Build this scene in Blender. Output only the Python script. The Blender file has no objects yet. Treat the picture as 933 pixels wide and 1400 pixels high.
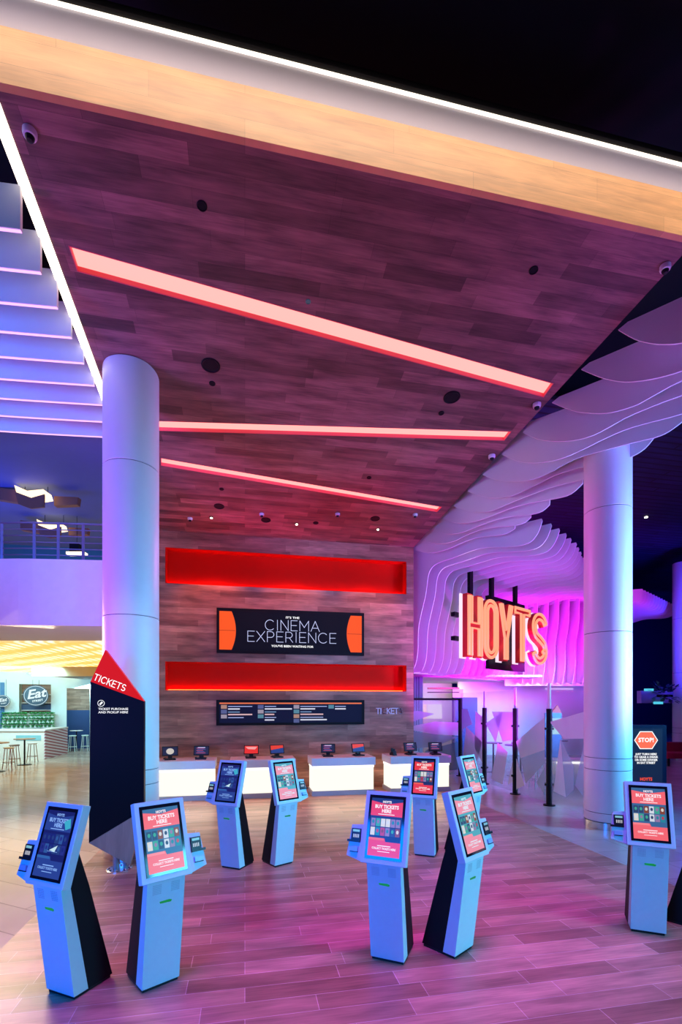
import bpy, bmesh, math, random
from mathutils import Matrix, Vector
random.seed(7)
scene = bpy.context.scene
COL = scene.collection
PI = math.pi

# ---------------------------------------------------------------- camera, world, lights, exposure
cam_data = bpy.data.cameras.new('camera')
cam = bpy.data.objects.new('camera', cam_data); COL.objects.link(cam)
cam.location = (0, 0, 2.3)
cam.rotation_euler = (math.radians(90), 0, -math.radians(11.2516))
cam_data.sensor_fit = 'HORIZONTAL'; cam_data.sensor_width = 24.0
cam_data.lens = 661.0 / 933.0 * 24.0
cam_data.shift_y = 263.0 / 933.0
cam_data.clip_end = 200
scene.camera = cam
scene.view_settings.view_transform = 'Standard'
scene.view_settings.look = 'None'
scene.view_settings.exposure = 0.0
scene.view_settings.gamma = 1.0
scene.view_settings.use_curve_mapping = False
try:
    scene.cycles.use_denoising = True
    scene.cycles.max_bounces = 6
    scene.cycles.sample_clamp_indirect = 4.0
    scene.cycles.caustics_reflective = False
    scene.cycles.caustics_refractive = False
except Exception:
    pass

world = bpy.data.worlds.new('world'); scene.world = world
world.use_nodes = True
world.node_tree.nodes['Background'].inputs[0].default_value = (0.08, 0.10, 0.6, 1)
world.node_tree.nodes['Background'].inputs[1].default_value = 0.02

def area(name, loc, target, color, power, sx, sy=None, spread=180):
    l = bpy.data.lights.new(name, 'AREA'); l.color = color; l.energy = power
    l.shape = 'RECTANGLE'; l.size = sx; l.size_y = sy or sx
    l.spread = math.radians(spread)
    o = bpy.data.objects.new(name, l); COL.objects.link(o)
    o.location = loc
    o.rotation_euler = (Vector(target) - Vector(loc)).to_track_quat('-Z', 'Y').to_euler()
    return o

def spot(name, loc, target, color, power, angle, blend=0.6, radius=0.05):
    l = bpy.data.lights.new(name, 'SPOT'); l.color = color; l.energy = power
    l.spot_size = math.radians(angle); l.spot_blend = blend; l.shadow_soft_size = radius
    o = bpy.data.objects.new(name, l); COL.objects.link(o)
    o.location = loc
    o.rotation_euler = (Vector(target) - Vector(loc)).to_track_quat('-Z', 'Y').to_euler()
    return o

BLUE = (0.0, 0.22, 1.0); CYAN = (0.12, 0.62, 1.0); MAG = (0.85, 0.02, 1.0); VIO = (0.42, 0.10, 1.0); RED = (1.0, 0.02, 0.02)
area('blue_wash_left', (-6.5, -2.5, 3.0), (0.0, 4.6, 0.6), (0.0, 0.17, 1.0), 190, 3, 3, 66)
area('cyan_wash_right', (9.5, -2.0, 2.6), (2.2, 4.6, 0.5), (0.09, 0.50, 0.80), 210, 3, 3, 62)
spot('violet_fill_left', (-6.0, 5.4, 1.2), (1.6, 8.6, 7.3), (0.55, 0.06, 0.8), 950, 75, 0.6, 0.4)  # unseen fill added off to the left to tint the ceiling violet
spot('violet_fill_right', (9.0, 5.6, 1.2), (1.6, 8.0, 7.4), (0.65, 0.06, 0.7), 850, 75, 0.6, 0.4)  # matching fill on the right, added with no fixture behind it
spot('rib_warm_fill', (-1.0, 8.9, 5.6), (5.6, 9.4, 7.0), (1.0, 0.70, 0.60), 170, 34, 0.8, 0.03)  # added lamp with no fixture; warms the rib tips
spot('rib_magenta_spot', (5.7, 10.4, 0.4), (6.8, 15.2, 5.4), (0.72, 0.0, 1.0), 1100, 72, 0.6, 0.1)
spot('column_blue_left', (-5.5, 1.0, 2.0), (-1.7, 8.0, 3.6), (0.03, 0.20, 1.0), 380, 40, 0.7, 0.3)
area('magenta_floor_wash', (1.6, 3.5, 9.2), (1.6, 4.4, 0.0), (0.58, 0.04, 0.70), 125, 6, 0.5, 50)
spot('column_magenta_right', (0.5, 12.5, 6.3), (6.73, 8.0, 3.6), (0.9, 0.05, 0.8), 900, 50, 0.7, 0.03)  # added spot, no fixture; puts magenta on the column's left side
spot('column_magenta_left', (3.4, 12.5, 6.3), (-1.73, 8.0, 5.6), (0.9, 0.05, 0.6), 420, 42, 0.8, 0.03)  # added spot that strengthens the pink from the ceiling strips
area('column_cyan', (13.5, 3.5, 4.0), (6.73, 8.0, 3.0), (0.08, 0.50, 1.0), 330, 1.5, 3, 60)
area('left_baffle_wash', (-7.5, 3.6, 5.0), (-4.8, 7.5, 7.3), (0.02, 0.18, 1.0), 150, 2, 2, 80)
area('rib_magenta_wash', (8.8, 15.2, 3.2), (9.4, 18.2, 5.6), (0.85, 0.0, 1.0), 430, 3.0, 1.0, 120)
area('rib_run_magenta', (13.0, 14.0, 3.4), (12.4, 17.5, 5.2), (0.85, 0.0, 1.0), 150, 2.0, 1.0, 120)
area('rib_violet_wash', (9.6, 8.4, 3.4), (6.2, 13.5, 6.6), (0.65, 0.03, 1.0), 120, 1.5, 1.5, 110)
area('rib_blue_wash', (9.5, 3.5, 4.2), (7.2, 8.5, 7.2), (0.16, 0.18, 1.0), 160, 2, 2, 100)
area('far_rib_blue_wash', (17.0, 14.5, 4.0), (17.5, 19.0, 6.6), (0.05, 0.03, 1.0), 200, 1.5, 1.5, 120)
area('balcony_violet_wash', (-5.0, 6.2, 3.2), (-5.0, 11.0, 4.6), (0.42, 0.10, 1.0), 130, 2.5, 1.0)
area('cyan_lobby_wash', (12.0, 12.5, 3.4), (9.5, 20.0, 0.8), (0.14, 0.45, 1.0), 200, 3, 2, 60)
area('upper_floor_blue', (-6.5, 12.2, 5.3), (-6.5, 14.0, 7.3), (0.0, 0.06, 1.0), 110, 2, 2)
area('red_ceiling_fill', (1.2, 12.6, 5.1), (1.2, 11.6, 7.0), (1.0, 0.01, 0.02), 28, 5.5, 0.2, 140)  # unseen fill added to redden the rear of the ceiling
area('fascia_fill', (1.5, 3.9, 9.1), (1.5, 4.85, 8.0), (1.0, 0.80, 0.70), 38, 9.5, 0.1, 60)  # unseen strip added ahead of the fascia to strengthen the cove light

# ---------------------------------------------------------------- materials
def lin(c):
    if isinstance(c, str):
        c = [int(c[i:i+2], 16) / 255 for i in (0, 2, 4)]
        c = [x / 12.92 if x <= 0.04045 else ((x + 0.055) / 1.055) ** 2.4 for x in c]
    return (c[0], c[1], c[2], 1)
MC = {}
def mat(name, color=(0.8, 0.8, 0.8), rough=0.5, metal=0.0, noise=0.05, nscale=6.0, coat=0.0, spec=0.5):
    """solid paint / metal / plastic with faint procedural mottling"""
    if name in MC: return MC[name]
    m = bpy.data.materials.new(name); MC[name] = m; m.use_nodes = True
    nt = m.node_tree; b = nt.nodes['Principled BSDF']
    c = lin(color)
    b.inputs['Roughness'].default_value = rough; b.inputs['Metallic'].default_value = metal
    b.inputs['Coat Weight'].default_value = coat; b.inputs['Specular IOR Level'].default_value = spec
    tc = nt.nodes.new('ShaderNodeTexCoord'); no = nt.nodes.new('ShaderNodeTexNoise')
    no.inputs['Scale'].default_value = nscale; no.inputs['Detail'].default_value = 3
    nt.links.new(tc.outputs['Object'], no.inputs['Vector'])
    mx = nt.nodes.new('ShaderNodeMixRGB'); mx.inputs['Color1'].default_value = tuple(x * (1 - noise) for x in c[:3]) + (1,)
    mx.inputs['Color2'].default_value = tuple(min(1, x * (1 + noise)) for x in c[:3]) + (1,)
    nt.links.new(no.outputs['Fac'], mx.inputs['Fac']); nt.links.new(mx.outputs['Color'], b.inputs['Base Color'])
    return m
def emit(name, color, strength=1.0, spec=0.25):
    if name in MC: return MC[name]
    m = bpy.data.materials.new(name); MC[name] = m; m.use_nodes = True
    b = m.node_tree.nodes['Principled BSDF']
    b.inputs['Base Color'].default_value = (0.01, 0.01, 0.01, 1); b.inputs['Roughness'].default_value = 0.3; b.inputs['Specular IOR Level'].default_value = spec
    b.inputs['Emission Color'].default_value = lin(color); b.inputs['Emission Strength'].default_value = strength
    return m
def wood(name, axes, c1, c2, mortar, width=1.5, row=0.2, msize=0.004, rough=0.4, rot=0.0, grain=0.45):
    """boards laid in rows; axes = which object axes run along and across the boards"""
    m = bpy.data.materials.new(name); m.use_nodes = True; nt = m.node_tree; N = nt.nodes.new; L = nt.links.new
    b = nt.nodes['Principled BSDF']; b.inputs['Roughness'].default_value = rough
    tc = N('ShaderNodeTexCoord'); sp = N('ShaderNodeSeparateXYZ'); L(tc.outputs['Object'], sp.inputs[0])
    cb = N('ShaderNodeCombineXYZ'); L(sp.outputs[axes[0]], cb.inputs[0]); L(sp.outputs[axes[1]], cb.inputs[1])
    br = N('ShaderNodeTexBrick'); br.offset = 0.37; br.offset_frequency = 2; br.squash = 0.7; br.squash_frequency = 3
    br.inputs['Scale'].default_value = 1.0
    br.inputs['Brick Width'].default_value = width; br.inputs['Row Height'].default_value = row
    br.inputs['Mortar Size'].default_value = msize; br.inputs['Mortar Smooth'].default_value = 0.2
    br.inputs['Color1'].default_value = lin(c1); br.inputs['Color2'].default_value = lin(c2); br.inputs['Mortar'].default_value = lin(mortar)
    L(cb.outputs[0], br.inputs['Vector'])
    mp = N('ShaderNodeMapping'); mp.inputs['Scale'].default_value = (1.2, 22, 1); L(cb.outputs[0], mp.inputs[0])
    n1 = N('ShaderNodeTexNoise'); n1.inputs['Scale'].default_value = 1.6; n1.inputs['Detail'].default_value = 7; n1.inputs['Distortion'].default_value = 1.4
    L(mp.outputs[0], n1.inputs['Vector'])
    mp2 = N('ShaderNodeMapping'); mp2.inputs['Scale'].default_value = (1.0, 4.5, 1); L(cb.outputs[0], mp2.inputs[0])
    n2 = N('ShaderNodeTexNoise'); n2.inputs['Scale'].default_value = 1.3; n2.inputs['Detail'].default_value = 3
    L(mp2.outputs[0], n2.inputs['Vector'])
    ad = N('ShaderNodeMath'); ad.operation = 'MULTIPLY_ADD'; ad.inputs[1].default_value = 0.6
    L(n1.outputs['Fac'], ad.inputs[0]); L(n2.outputs['Fac'], ad.inputs[2])
    mr = N('ShaderNodeMapRange'); mr.inputs['From Min'].default_value = 0.55; mr.inputs['From Max'].default_value = 1.05
    mr.inputs['To Min'].default_value = 1 - grain; mr.inputs['To Max'].default_value = 1 + grain * 0.7
    L(ad.outputs[0], mr.inputs['Value'])
    mu = N('ShaderNodeVectorMath'); mu.operation = 'SCALE'; L(br.outputs['Color'], mu.inputs[0]); L(mr.outputs[0], mu.inputs['Scale'])
    L(mu.outputs[0], b.inputs['Base Color'])
    MC[name] = m
    return m
def tilemat(name, c1, c2, mortar, w, h, msize, rough, ang=0):
    m = bpy.data.materials.new(name); m.use_nodes = True; nt = m.node_tree; N = nt.nodes.new; L = nt.links.new
    b = nt.nodes['Principled BSDF']; b.inputs['Roughness'].default_value = rough
    tc = N('ShaderNodeTexCoord'); mp = N('ShaderNodeMapping'); mp.inputs['Rotation'].default_value = (0, 0, ang); L(tc.outputs['Object'], mp.inputs[0])
    br = N('ShaderNodeTexBrick'); br.offset = 0.5
    br.inputs['Scale'].default_value = 1; br.inputs['Brick Width'].default_value = w; br.inputs['Row Height'].default_value = h
    br.inputs['Mortar Size'].default_value = msize
    br.inputs['Color1'].default_value = lin(c1); br.inputs['Color2'].default_value = lin(c2); br.inputs['Mortar'].default_value = lin(mortar)
    L(mp.outputs[0], br.inputs['Vector'])
    no = N('ShaderNodeTexNoise'); no.inputs['Scale'].default_value = 1.5; no.inputs['Detail'].default_value = 5; L(mp.outputs[0], no.inputs['Vector'])
    mr = N('ShaderNodeMapRange'); mr.inputs['To Min'].default_value = 0.75; mr.inputs['To Max'].default_value = 1.2; L(no.outputs['Fac'], mr.inputs['Value'])
    mu = N('ShaderNodeVectorMath'); mu.operation = 'SCALE'; L(br.outputs['Color'], mu.inputs[0]); L(mr.outputs[0], mu.inputs['Scale'])
    L(mu.outputs[0], b.inputs['Base Color'])
    MC[name] = m
    return m

M_floor = wood('timber_floor', (0, 1), (0.29, 0.145, 0.10), (0.56, 0.33, 0.25), (0.70, 0.55, 0.52), 1.25, 0.2, 0.0028, 0.38, grain=0.42)
M_ceil = wood('timber_ceiling', (0, 1), (0.11, 0.052, 0.04), (0.31, 0.145, 0.12), (0.05, 0.02, 0.015), 1.5, 0.19, 0.0012, 0.55, grain=0.55)
M_wall = wood('timber_wall', (0, 2), (0.25, 0.080, 0.055), (0.52, 0.215, 0.145), (0.2, 0.09, 0.06), 1.7, 0.16, 0.0012, 0.5, grain=0.5)
M_fascia = wood('timber_fascia', (0, 2), (0.70, 0.36, 0.13), (0.85, 0.46, 0.18), (0.45, 0.24, 0.08), 2.4, 0.25, 0.0015, 0.5, grain=0.25)
M_tile_l = tilemat('pale_tile_floor', (0.52, 0.42, 0.33), (0.66, 0.55, 0.45), (0.36, 0.29, 0.24), 1.2, 0.45, 0.008, 0.16, 0.6)
M_tile_r = tilemat('grey_tile_floor', (0.42, 0.36, 0.38), (0.5, 0.44, 0.46), (0.32, 0.27, 0.29), 1.2, 0.6, 0.006, 0.22, 0)
M_white = mat('white_paint', (0.80, 0.80, 0.80), 0.55, noise=0.02)
M_rib = mat('white_rib_board', (0.82, 0.82, 0.82), 0.5, noise=0.02)
M_col = mat('column_cladding', (0.78, 0.78, 0.78), 0.42, noise=0.02)
M_seam = mat('column_seam', (0.10, 0.10, 0.12), 0.5)
M_black = mat('black_paint', (0.008, 0.008, 0.010), 0.5, spec=0.12)
M_void = mat('dark_void_paint', (0.004, 0.004, 0.006), 0.9)
M_navy = wood('navy_slat_ceiling', (0, 1), (0.008, 0.012, 0.05), (0.014, 0.02, 0.08), (0.002, 0.002, 0.006), 6, 0.25, 0.03, 0.7, grain=0.5)
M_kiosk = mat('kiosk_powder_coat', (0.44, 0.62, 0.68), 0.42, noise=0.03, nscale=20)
M_grey = mat('grey_metal', (0.35, 0.36, 0.38), 0.4, 0.6)
M_chrome = mat('chrome', (0.75, 0.75, 0.78), 0.2, 1.0)
M_plast = mat('dark_plastic', (0.012, 0.012, 0.016), 0.35, spec=0.25)
M_green = emit('green_sticker', (0.0, 0.75, 0.12), 0.35)
M_counter = mat('counter_white', (0.80, 0.74, 0.78), 0.3)
M_plinth = mat('counter_plinth', (0.42, 0.38, 0.42), 0.4)
M_redwood = mat('red_niche_panel', (0.75, 0.10, 0.05), 0.5)

# ---------------------------------------------------------------- mesh builder
class MB:
    def __init__(s): s.v = []; s.f = []; s.fm = []; s.m = []; s.M = Matrix.Identity(4)
    def mi(s, m):
        if m not in s.m: s.m.append(m)
        return s.m.index(m)
    def add(s, vs, fs, m):
        n = len(s.v); s.v += [tuple(s.M @ Vector(p)) for p in vs]; k = s.mi(m)
        for f in fs: s.f.append([i + n for i in f]); s.fm.append(k)
        return s
    def box(s, x0, x1, y0, y1, z0, z1, m):
        return s.add([(x0,y0,z0),(x1,y0,z0),(x1,y1,z0),(x0,y1,z0),(x0,y0,z1),(x1,y0,z1),(x1,y1,z1),(x0,y1,z1)],
              [(0,3,2,1),(4,5,6,7),(0,1,5,4),(1,2,6,5),(2,3,7,6),(3,0,4,7)], m)
    def prism(s, pts, a, b, m, axis='y'):
        """extrude polygon of 2D points between a and b along axis"""
        f = {'y': lambda p, t: (p[0], t, p[1]), 'x': lambda p, t: (t, p[0], p[1]), 'z': lambda p, t: (p[0], p[1], t)}[axis]
        n = len(pts)
        return s.add([f(p, a) for p in pts] + [f(p, b) for p in pts],
              [list(range(n))[::-1], list(range(n, 2*n))] + [(i, (i+1) % n, n + (i+1) % n, n + i) for i in range(n)], m)
    def cyl(s, p0, p1, r, m, seg=16, r1=None, cap=True):
        p0 = Vector(p0); p1 = Vector(p1); r1 = r if r1 is None else r1
        q = (p1 - p0).to_track_quat('Z', 'Y'); vs = []
        for p, rr in ((p0, r), (p1, r1)):
            for i in range(seg):
                a = 2*PI*i/seg; vs.append(tuple(p + q @ Vector((rr*math.cos(a), rr*math.sin(a), 0))))
        fs = [(i, (i+1) % seg, seg + (i+1) % seg, seg + i) for i in range(seg)]
        if cap: fs += [list(range(seg))[::-1], list(range(seg, 2*seg))]
        return s.add(vs, fs, m)
    def tube(s, pts, r, m, seg=8, closed=False):
        pts = [Vector(p) for p in pts]; n = len(pts); vs = []
        up = None
        for i, p in enumerate(pts):
            a = pts[(i-1) % n] if (closed or i > 0) else p
            b = pts[(i+1) % n] if (closed or i < n-1) else p
            t = (b - a).normalized()
            if up is None:
                up = Vector((0,0,1)) if abs(t.z) < 0.9 else Vector((0,1,0))
            e1 = (up - t*up.dot(t)).normalized(); up = e1; e2 = t.cross(e1)
            for k in range(seg):
                w = 2*PI*k/seg; vs.append(tuple(p + e1*(r*math.cos(w)) + e2*(r*math.sin(w))))
        fs = []
        for i in range(n if closed else n-1):
            j = (i+1) % n
            for k in range(seg): fs.append((i*seg+k, i*seg+(k+1) % seg, j*seg+(k+1) % seg, j*seg+k))
        if not closed: fs += [list(range(seg))[::-1], [(n-1)*seg+k for k in range(seg)]]
        return s.add(vs, fs, m)
    def lathe(s, prof, c, m, seg=24):
        vs = []; n = len(prof)
        for r, z in prof:
            for i in range(seg):
                a = 2*PI*i/seg; vs.append((c[0]+r*math.cos(a), c[1]+r*math.sin(a), c[2]+z))
        fs = [(j*seg+i, j*seg+(i+1) % seg, (j+1)*seg+(i+1) % seg, (j+1)*seg+i) for j in range(n-1) for i in range(seg)]
        fs += [list(range(seg))[::-1], [(n-1)*seg+i for i in range(seg)]]
        return s.add(vs, fs, m)
    def stroke(s, pts, w, m, t=0.004, off=0.0):
        """flat ribbon with depth along a 2D path lying in local x,y (z = out)"""
        for (a, b) in zip(pts[:-1], pts[1:]):
            a = Vector(a); b = Vector(b); d = (b - a)
            if d.length < 1e-6: continue
            d.normalize(); n = Vector((-d.y, d.x)) * w/2; e = d * w/2.2
            q = [a - e - n, b + e - n, b + e + n, a - e + n]
            s.prism([(p.x, p.y) for p in q], off, off + t, m, 'z')
        return s
    def text(s, st, size, m, x=0, y=0, z=0, bold=0.0, sx=1.0, align='CENTER', shear=0.0, depth=0.0):
        """lettering lying in local x,y facing +z"""
        cu = bpy.data.curves.new('t', 'FONT'); cu.body = st; cu.size = size; cu.align_x = align; cu.align_y = 'CENTER'
        cu.offset = bold; cu.resolution_u = 2; cu.shear = shear; cu.extrude = depth
        o = bpy.data.objects.new('t', cu); COL.objects.link(o)
        dg = bpy.context.evaluated_depsgraph_get(); dg.update()
        me = bpy.data.meshes.new_from_object(o.evaluated_get(dg))
        s.add([(v.co.x*sx + x, v.co.y + y, v.co.z + z) for v in me.vertices], [list(p.vertices) for p in me.polygons], m)
        bpy.data.objects.remove(o); bpy.data.curves.remove(cu); bpy.data.meshes.remove(me)
        return s
    def build(s, name, parent=None, smooth=False, bevel=0.0):
        me = bpy.data.meshes.new(name); me.from_pydata(s.v, [], s.f)
        for m in s.m: me.materials.append(m)
        for p, k in zip(me.polygons, s.fm): p.material_index = k
        bm = bmesh.new(); bm.from_mesh(me); bmesh.ops.recalc_face_normals(bm, faces=bm.faces); bm.to_mesh(me); bm.free()
        if smooth:
            for p in me.polygons: p.use_smooth = True
            try: me.set_sharp_from_angle(angle=math.radians(35))
            except Exception: pass
        me.update()
        o = bpy.data.objects.new(name, me); COL.objects.link(o)
        if parent: o.parent = parent
        if bevel:
            bv = o.modifiers.new('bevel', 'BEVEL'); bv.width = bevel; bv.segments = 2; bv.limit_method = 'ANGLE'
        return o
def frame(o, ex, ey, ez):
    M = Matrix.Identity(4)
    for i, e in enumerate((ex, ey, ez)):
        for k in range(3): M[k][i] = e[k]
    for k in range(3): M[k][3] = o[k]
    return M
def tag(o, label, cat, group=None, kind=None):
    o['label'] = label; o['category'] = cat
    if group: o['group'] = group
    if kind: o['kind'] = kind
    return o
def struct(mb, name, smooth=False):
    o = mb.build(name, None, smooth); o['kind'] = 'structure'; return o
def thing(name, label, cat, loc=(0,0,0), rz=0, group=None):
    o = bpy.data.objects.new(name, None); COL.objects.link(o); o.location = loc; o.rotation_euler = (0,0,rz)
    o.empty_display_size = 0.2
    return tag(o, label, cat, group)
def dup(root, loc, rz, label, group=None):
    r = root.copy(); COL.objects.link(r); r.location = loc; r.rotation_euler = (0,0,rz); r['label'] = label
    if group: r['group'] = group
    for ch in list(root.children):
        c = ch.copy(); COL.objects.link(c); c.parent = r
        for g in ch.children:
            d = g.copy(); COL.objects.link(d); d.parent = c
    return r
def cut(obj, cutters):
    for c in cutters:
        md = obj.modifiers.new('b', 'BOOLEAN'); md.object = c; md.operation = 'DIFFERENCE'; md.solver = 'EXACT'
    dg = bpy.context.evaluated_depsgraph_get(); dg.update()
    me = bpy.data.meshes.new_from_object(obj.evaluated_get(dg)); obj.modifiers.clear(); obj.data = me
    for c in cutters: bpy.data.objects.remove(c)
ORD = ['first','second','third','fourth','fifth','sixth','seventh','eighth','ninth','tenth','eleventh','twelfth','thirteenth','fourteenth','fifteenth','sixteenth','seventeenth','eighteenth','nineteenth','twentieth','twenty-first','twenty-second','twenty-third','twenty-fourth']

SL = 0.133
def cz(y): return 6.74 + SL*(13 - y)      # underside height of the sloping timber ceiling

# ---------------------------------------------------------------- structure
struct(MB().box(-2.25, 5.35, -4, 13.0, -0.1, 0, M_floor), 'floor')
struct(MB().box(-16, -2.25, -4, 34, -0.1, 0, M_tile_l), 'floor_left')
struct(MB().box(5.35, 34, -4, 34, -0.1, 0, M_tile_r), 'floor_right')
struct(MB().box(-2.25, 5.35, 13.0, 34, -0.1, 0, M_tile_r), 'floor_back')

# sloping timber soffit (trapezoid in plan) with three slots
def xr(y): return 5.27 - (y - 4.87)*0.072
pts = [(-2.2, 4.87), (5.27, 4.87), (xr(13.0), 13.0), (-2.2, 13.0)]
th = 0.24
mb = MB()
lo = [(x, y, cz(y)) for x, y in pts]; hi = [(x, y, cz(y) + th) for x, y in pts]
mb.add(lo + hi, [(3,2,1,0), (4,5,6,7), (0,1,5,4), (1,2,6,5), (2,3,7,6), (3,0,4,7)], M_ceil)
ceil = struct(mb, 'ceiling')
STRIPS = [[(-2.02,6.15),(-2.02,6.45),(4.96,7.35),(4.94,7.05)],
          [(-1.75,8.98),(-1.75,9.24),(4.87,8.46),(4.87,8.20)],
          [(-1.62,10.0),(-1.66,10.25),(4.60,11.11),(4.63,10.87)]]
cs = []
for q in STRIPS:
    c = MB().prism(q, 6, 8.6, M_ceil, 'z').build('slot'); cs.append(c)
cut(ceil, cs)
# fascia and white bulkhead in front
struct(MB().box(-3.4, 6.4, 4.80, 4.87, cz(4.87), 8.33, M_fascia), 'trim_1')
struct(MB().box(-3.4, 6.4, 4.87, 4.93, 8.20, 8.74, mat('lilac_tinted_white', (.66,.62,.74), .5, noise=.02)), 'wall_bulkhead')  # white band; lilac cast of the light put into its colour
struct(MB().box(-3.4, -2.2, 4.87, 5.0, cz(4.87), 8.3, M_void).box(5.27, 6.4, 4.87, 5.0, cz(4.87), 8.3, M_void), 'wall_bulkhead_return')
# dark void ceilings
struct(MB().box(-20, 34, -4, 34, 10.2, 10.4, M_void), 'ceiling_void')
struct(MB().box(6.5, 34, 9.5, 32, 9.0, 9.08, M_navy), 'ceiling_right')
# timber feature wall with two niches
ZT = cz(13.0)
w = MB().box(-2.25, 4.68, 13.0, 13.42, 0, ZT, M_wall)
wall = struct(w, 'wall_back')
c1 = MB().box(-2.0, 4.47, 12.9, 13.32, 5.40, 6.32, M_redwood).build('slot')
c2 = MB().box(-2.0, 4.47, 12.9, 13.32, 2.66, 3.40, M_redwood).build('slot')
cut(wall, [c1, c2])
struct(MB().box(-2.55, -2.26, 10.0, 30.0, 0, 10, M_white), 'wall_left')
M_nw = mat('navy_wall', (.02,.03,.14), .8)
struct(MB().box(-20, 34, 33, 33.2, 0, 10.2, M_nw), 'wall_far')
area('far_navy_glow', (22, 24, 5), (24, 33, 4), (0.02, 0.04, 1.0), 300, 4, 3)
struct(MB().box(33.8, 34, -4, 33, 0, 10.2, M_void), 'wall_right')

# niche linings with hidden LED strips
M_nled = emit('niche_led', (1.0, 0.06, 0.01), 15)
M_nred = mat('niche_red_board', (0.66, 0.010, 0.004), 0.5, spec=.05)
for nm, z0, z1 in (('upper', 5.40, 6.32), ('lower', 2.66, 3.40)):
    t = thing('light_niche', f'{nm} long red-lit niche recessed in the timber feature wall', 'wall niche', (1.235, 13.31, z0), 0, 'red niches in the timber wall')
    MB().box(-3.235, 3.235, -0.012, 0.0, 0, z1-z0, M_nred).build('back_panel', t)
    MB().box(-3.235, 3.235, -0.30, -0.012, 0, 0.012, M_nred).build('shelf', t)
    MB().box(-3.235, 3.235, -0.30, -0.012, z1-z0-0.012, z1-z0, M_nred).build('top_panel', t)
    MB().box(-3.235, -3.22, -0.30, -0.012, 0.012, z1-z0-.012, M_nred).build('side_panel', t); MB().box(3.22, 3.235, -0.30, -0.012, 0.012, z1-z0-.012, M_nred).build('side_panel', t)
    MB().box(-3.2, 3.2, -0.075, -0.045, 0.013, 0.03, M_nled).build('led_strip', t)

# LED edge lines
M_led = emit('warm_white_led', (1.0, 0.86, 0.70), 3)
M_led2 = emit('warm_white_led_bright', (1.0, 0.86, 0.70), 2.2)
t = thing('edge_light', 'long warm white LED line along the left edge of the timber ceiling', 'light', (-2.26, 4.9, cz(4.9)))
def slope_box(mb, x0, x1, y0, y1, dz0, dz1, m, oy, oz):
    vs = []
    for dz in (dz0, dz1):
        for x, y in ((x0,y0),(x1,y0),(x1,y1),(x0,y1)): vs.append((x, y-oy, cz(y)+dz-oz))
    mb.add(vs, [(0,3,2,1),(4,5,6,7),(0,1,5,4),(1,2,6,5),(2,3,7,6),(3,0,4,7)], m)
mb = MB(); slope_box(mb, -0.055, 0.055, 4.95, 9.95, -0.01, 0.04, M_led, 4.9, cz(4.9)); mb.build('diffuser', t)
mb = MB(); slope_box(mb, -0.06, 0.06, 4.95, 9.95, 0.041, 0.20, M_black, 4.9, cz(4.9)); mb.build('housing', t)
t = thing('cove_light', 'long warm white LED cove along the top of the white bulkhead', 'light', (1.5, 4.80, 8.74))
MB().box(-4.9, 4.9, 0.0, 0.12, 0.0, 0.06, M_black).build('hood', t)
MB().box(-4.9, 4.9, 0.045, 0.069, -0.018, 0.0, M_led2).build('diffuser', t)

# ceiling strip lights
M_strip = emit('coral_diffuser', (1.0, 0.31, 0.28), 1.8)
M_side = mat('strip_light_side', (0.85, 0.10, 0.12), 0.5)
names = ['widest coral LED ceiling strip, slanting across nearest the fascia', 'middle coral LED ceiling strip, nearly square across the ceiling', 'rear coral LED ceiling strip, nearest the timber wall']
for q, nm in zip(STRIPS, names):
    cx = sum(p[0] for p in q)/4; cy = sum(p[1] for p in q)/4; oz = cz(cy)
    t = thing('strip_light', nm, 'light', (cx, cy, oz), 0, 'slanting ceiling strip lights')
    mb = MB(); up = 0.06
    mb.add([(x-cx, y-cy, cz(y)+up-oz) for x, y in q] + [(x-cx, y-cy, cz(y)+up+.02-oz) for x, y in q],
           [(0,1,2,3),(7,6,5,4),(0,1,5,4),(1,2,6,5),(2,3,7,6),(3,0,4,7)], M_strip)
    mb.build('diffuser', t)
    mb = MB()
    c = Vector((0, 0))
    for i in range(4):
        a = Vector((q[i][0]-cx, q[i][1]-cy)); b = Vector((q[(i+1)%4][0]-cx, q[(i+1)%4][1]-cy))
        d = (b-a).normalized(); n = Vector((-d.y, d.x))
        if n.dot(-(a+b)/2) < 0: n = -n
        P = [a, b, b + n*0.012, a + n*0.012]
        vs = [(p.x, p.y, cz(p.y+cy)-oz-0.002) for p in P] + [(p.x, p.y, cz(p.y+cy)-oz+up) for p in P]
        mb.add(vs, [(0,3,2,1),(4,5,6,7),(0,1,5,4),(1,2,6,5),(2,3,7,6),(3,0,4,7)], M_side)
    mb.build('side_trim', t)

# ---------------------------------------------------------------- columns
def column(name, c, r, top, label, seams=(0.3, 1.09, 1.31, 3.63, 5.92)):
    t = thing(name, label, 'column', c, 0, 'round white columns')
    ss = [0.14] + [s for s in seams if s < top] + [top]
    for a, b in zip(ss[:-1], ss[1:]):
        MB().lathe([(r-0.006, 0), (r, 0.008), (r, b-a-0.016), (r-0.006, b-a-0.010)], (0,0,a+0.004), M_col, 48).build('cladding_panel', t, True)
    MB().lathe([(r-0.012, 0), (r-0.012, top)], (0,0,0), M_seam, 40).build('core', t, True)
    MB().lathe([(r+0.004, 0), (r+0.004, 0.13)], (0,0,0), M_chrome, 48).build('kick_plate', t, True)
    return t
column('round_column', (-1.73, 8.0, 0), 0.405, cz(8.0)+0.05, 'white clad round column behind the black tickets totem')
column('round_column', (6.73, 7.98, 0), 0.405, 7.6, 'white clad round column at right, between glass balustrade and stop sign')
column('round_column', (18.3, 17.3, 0), 0.41, 8.3, 'magenta-lit round column at the far right edge')

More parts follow.
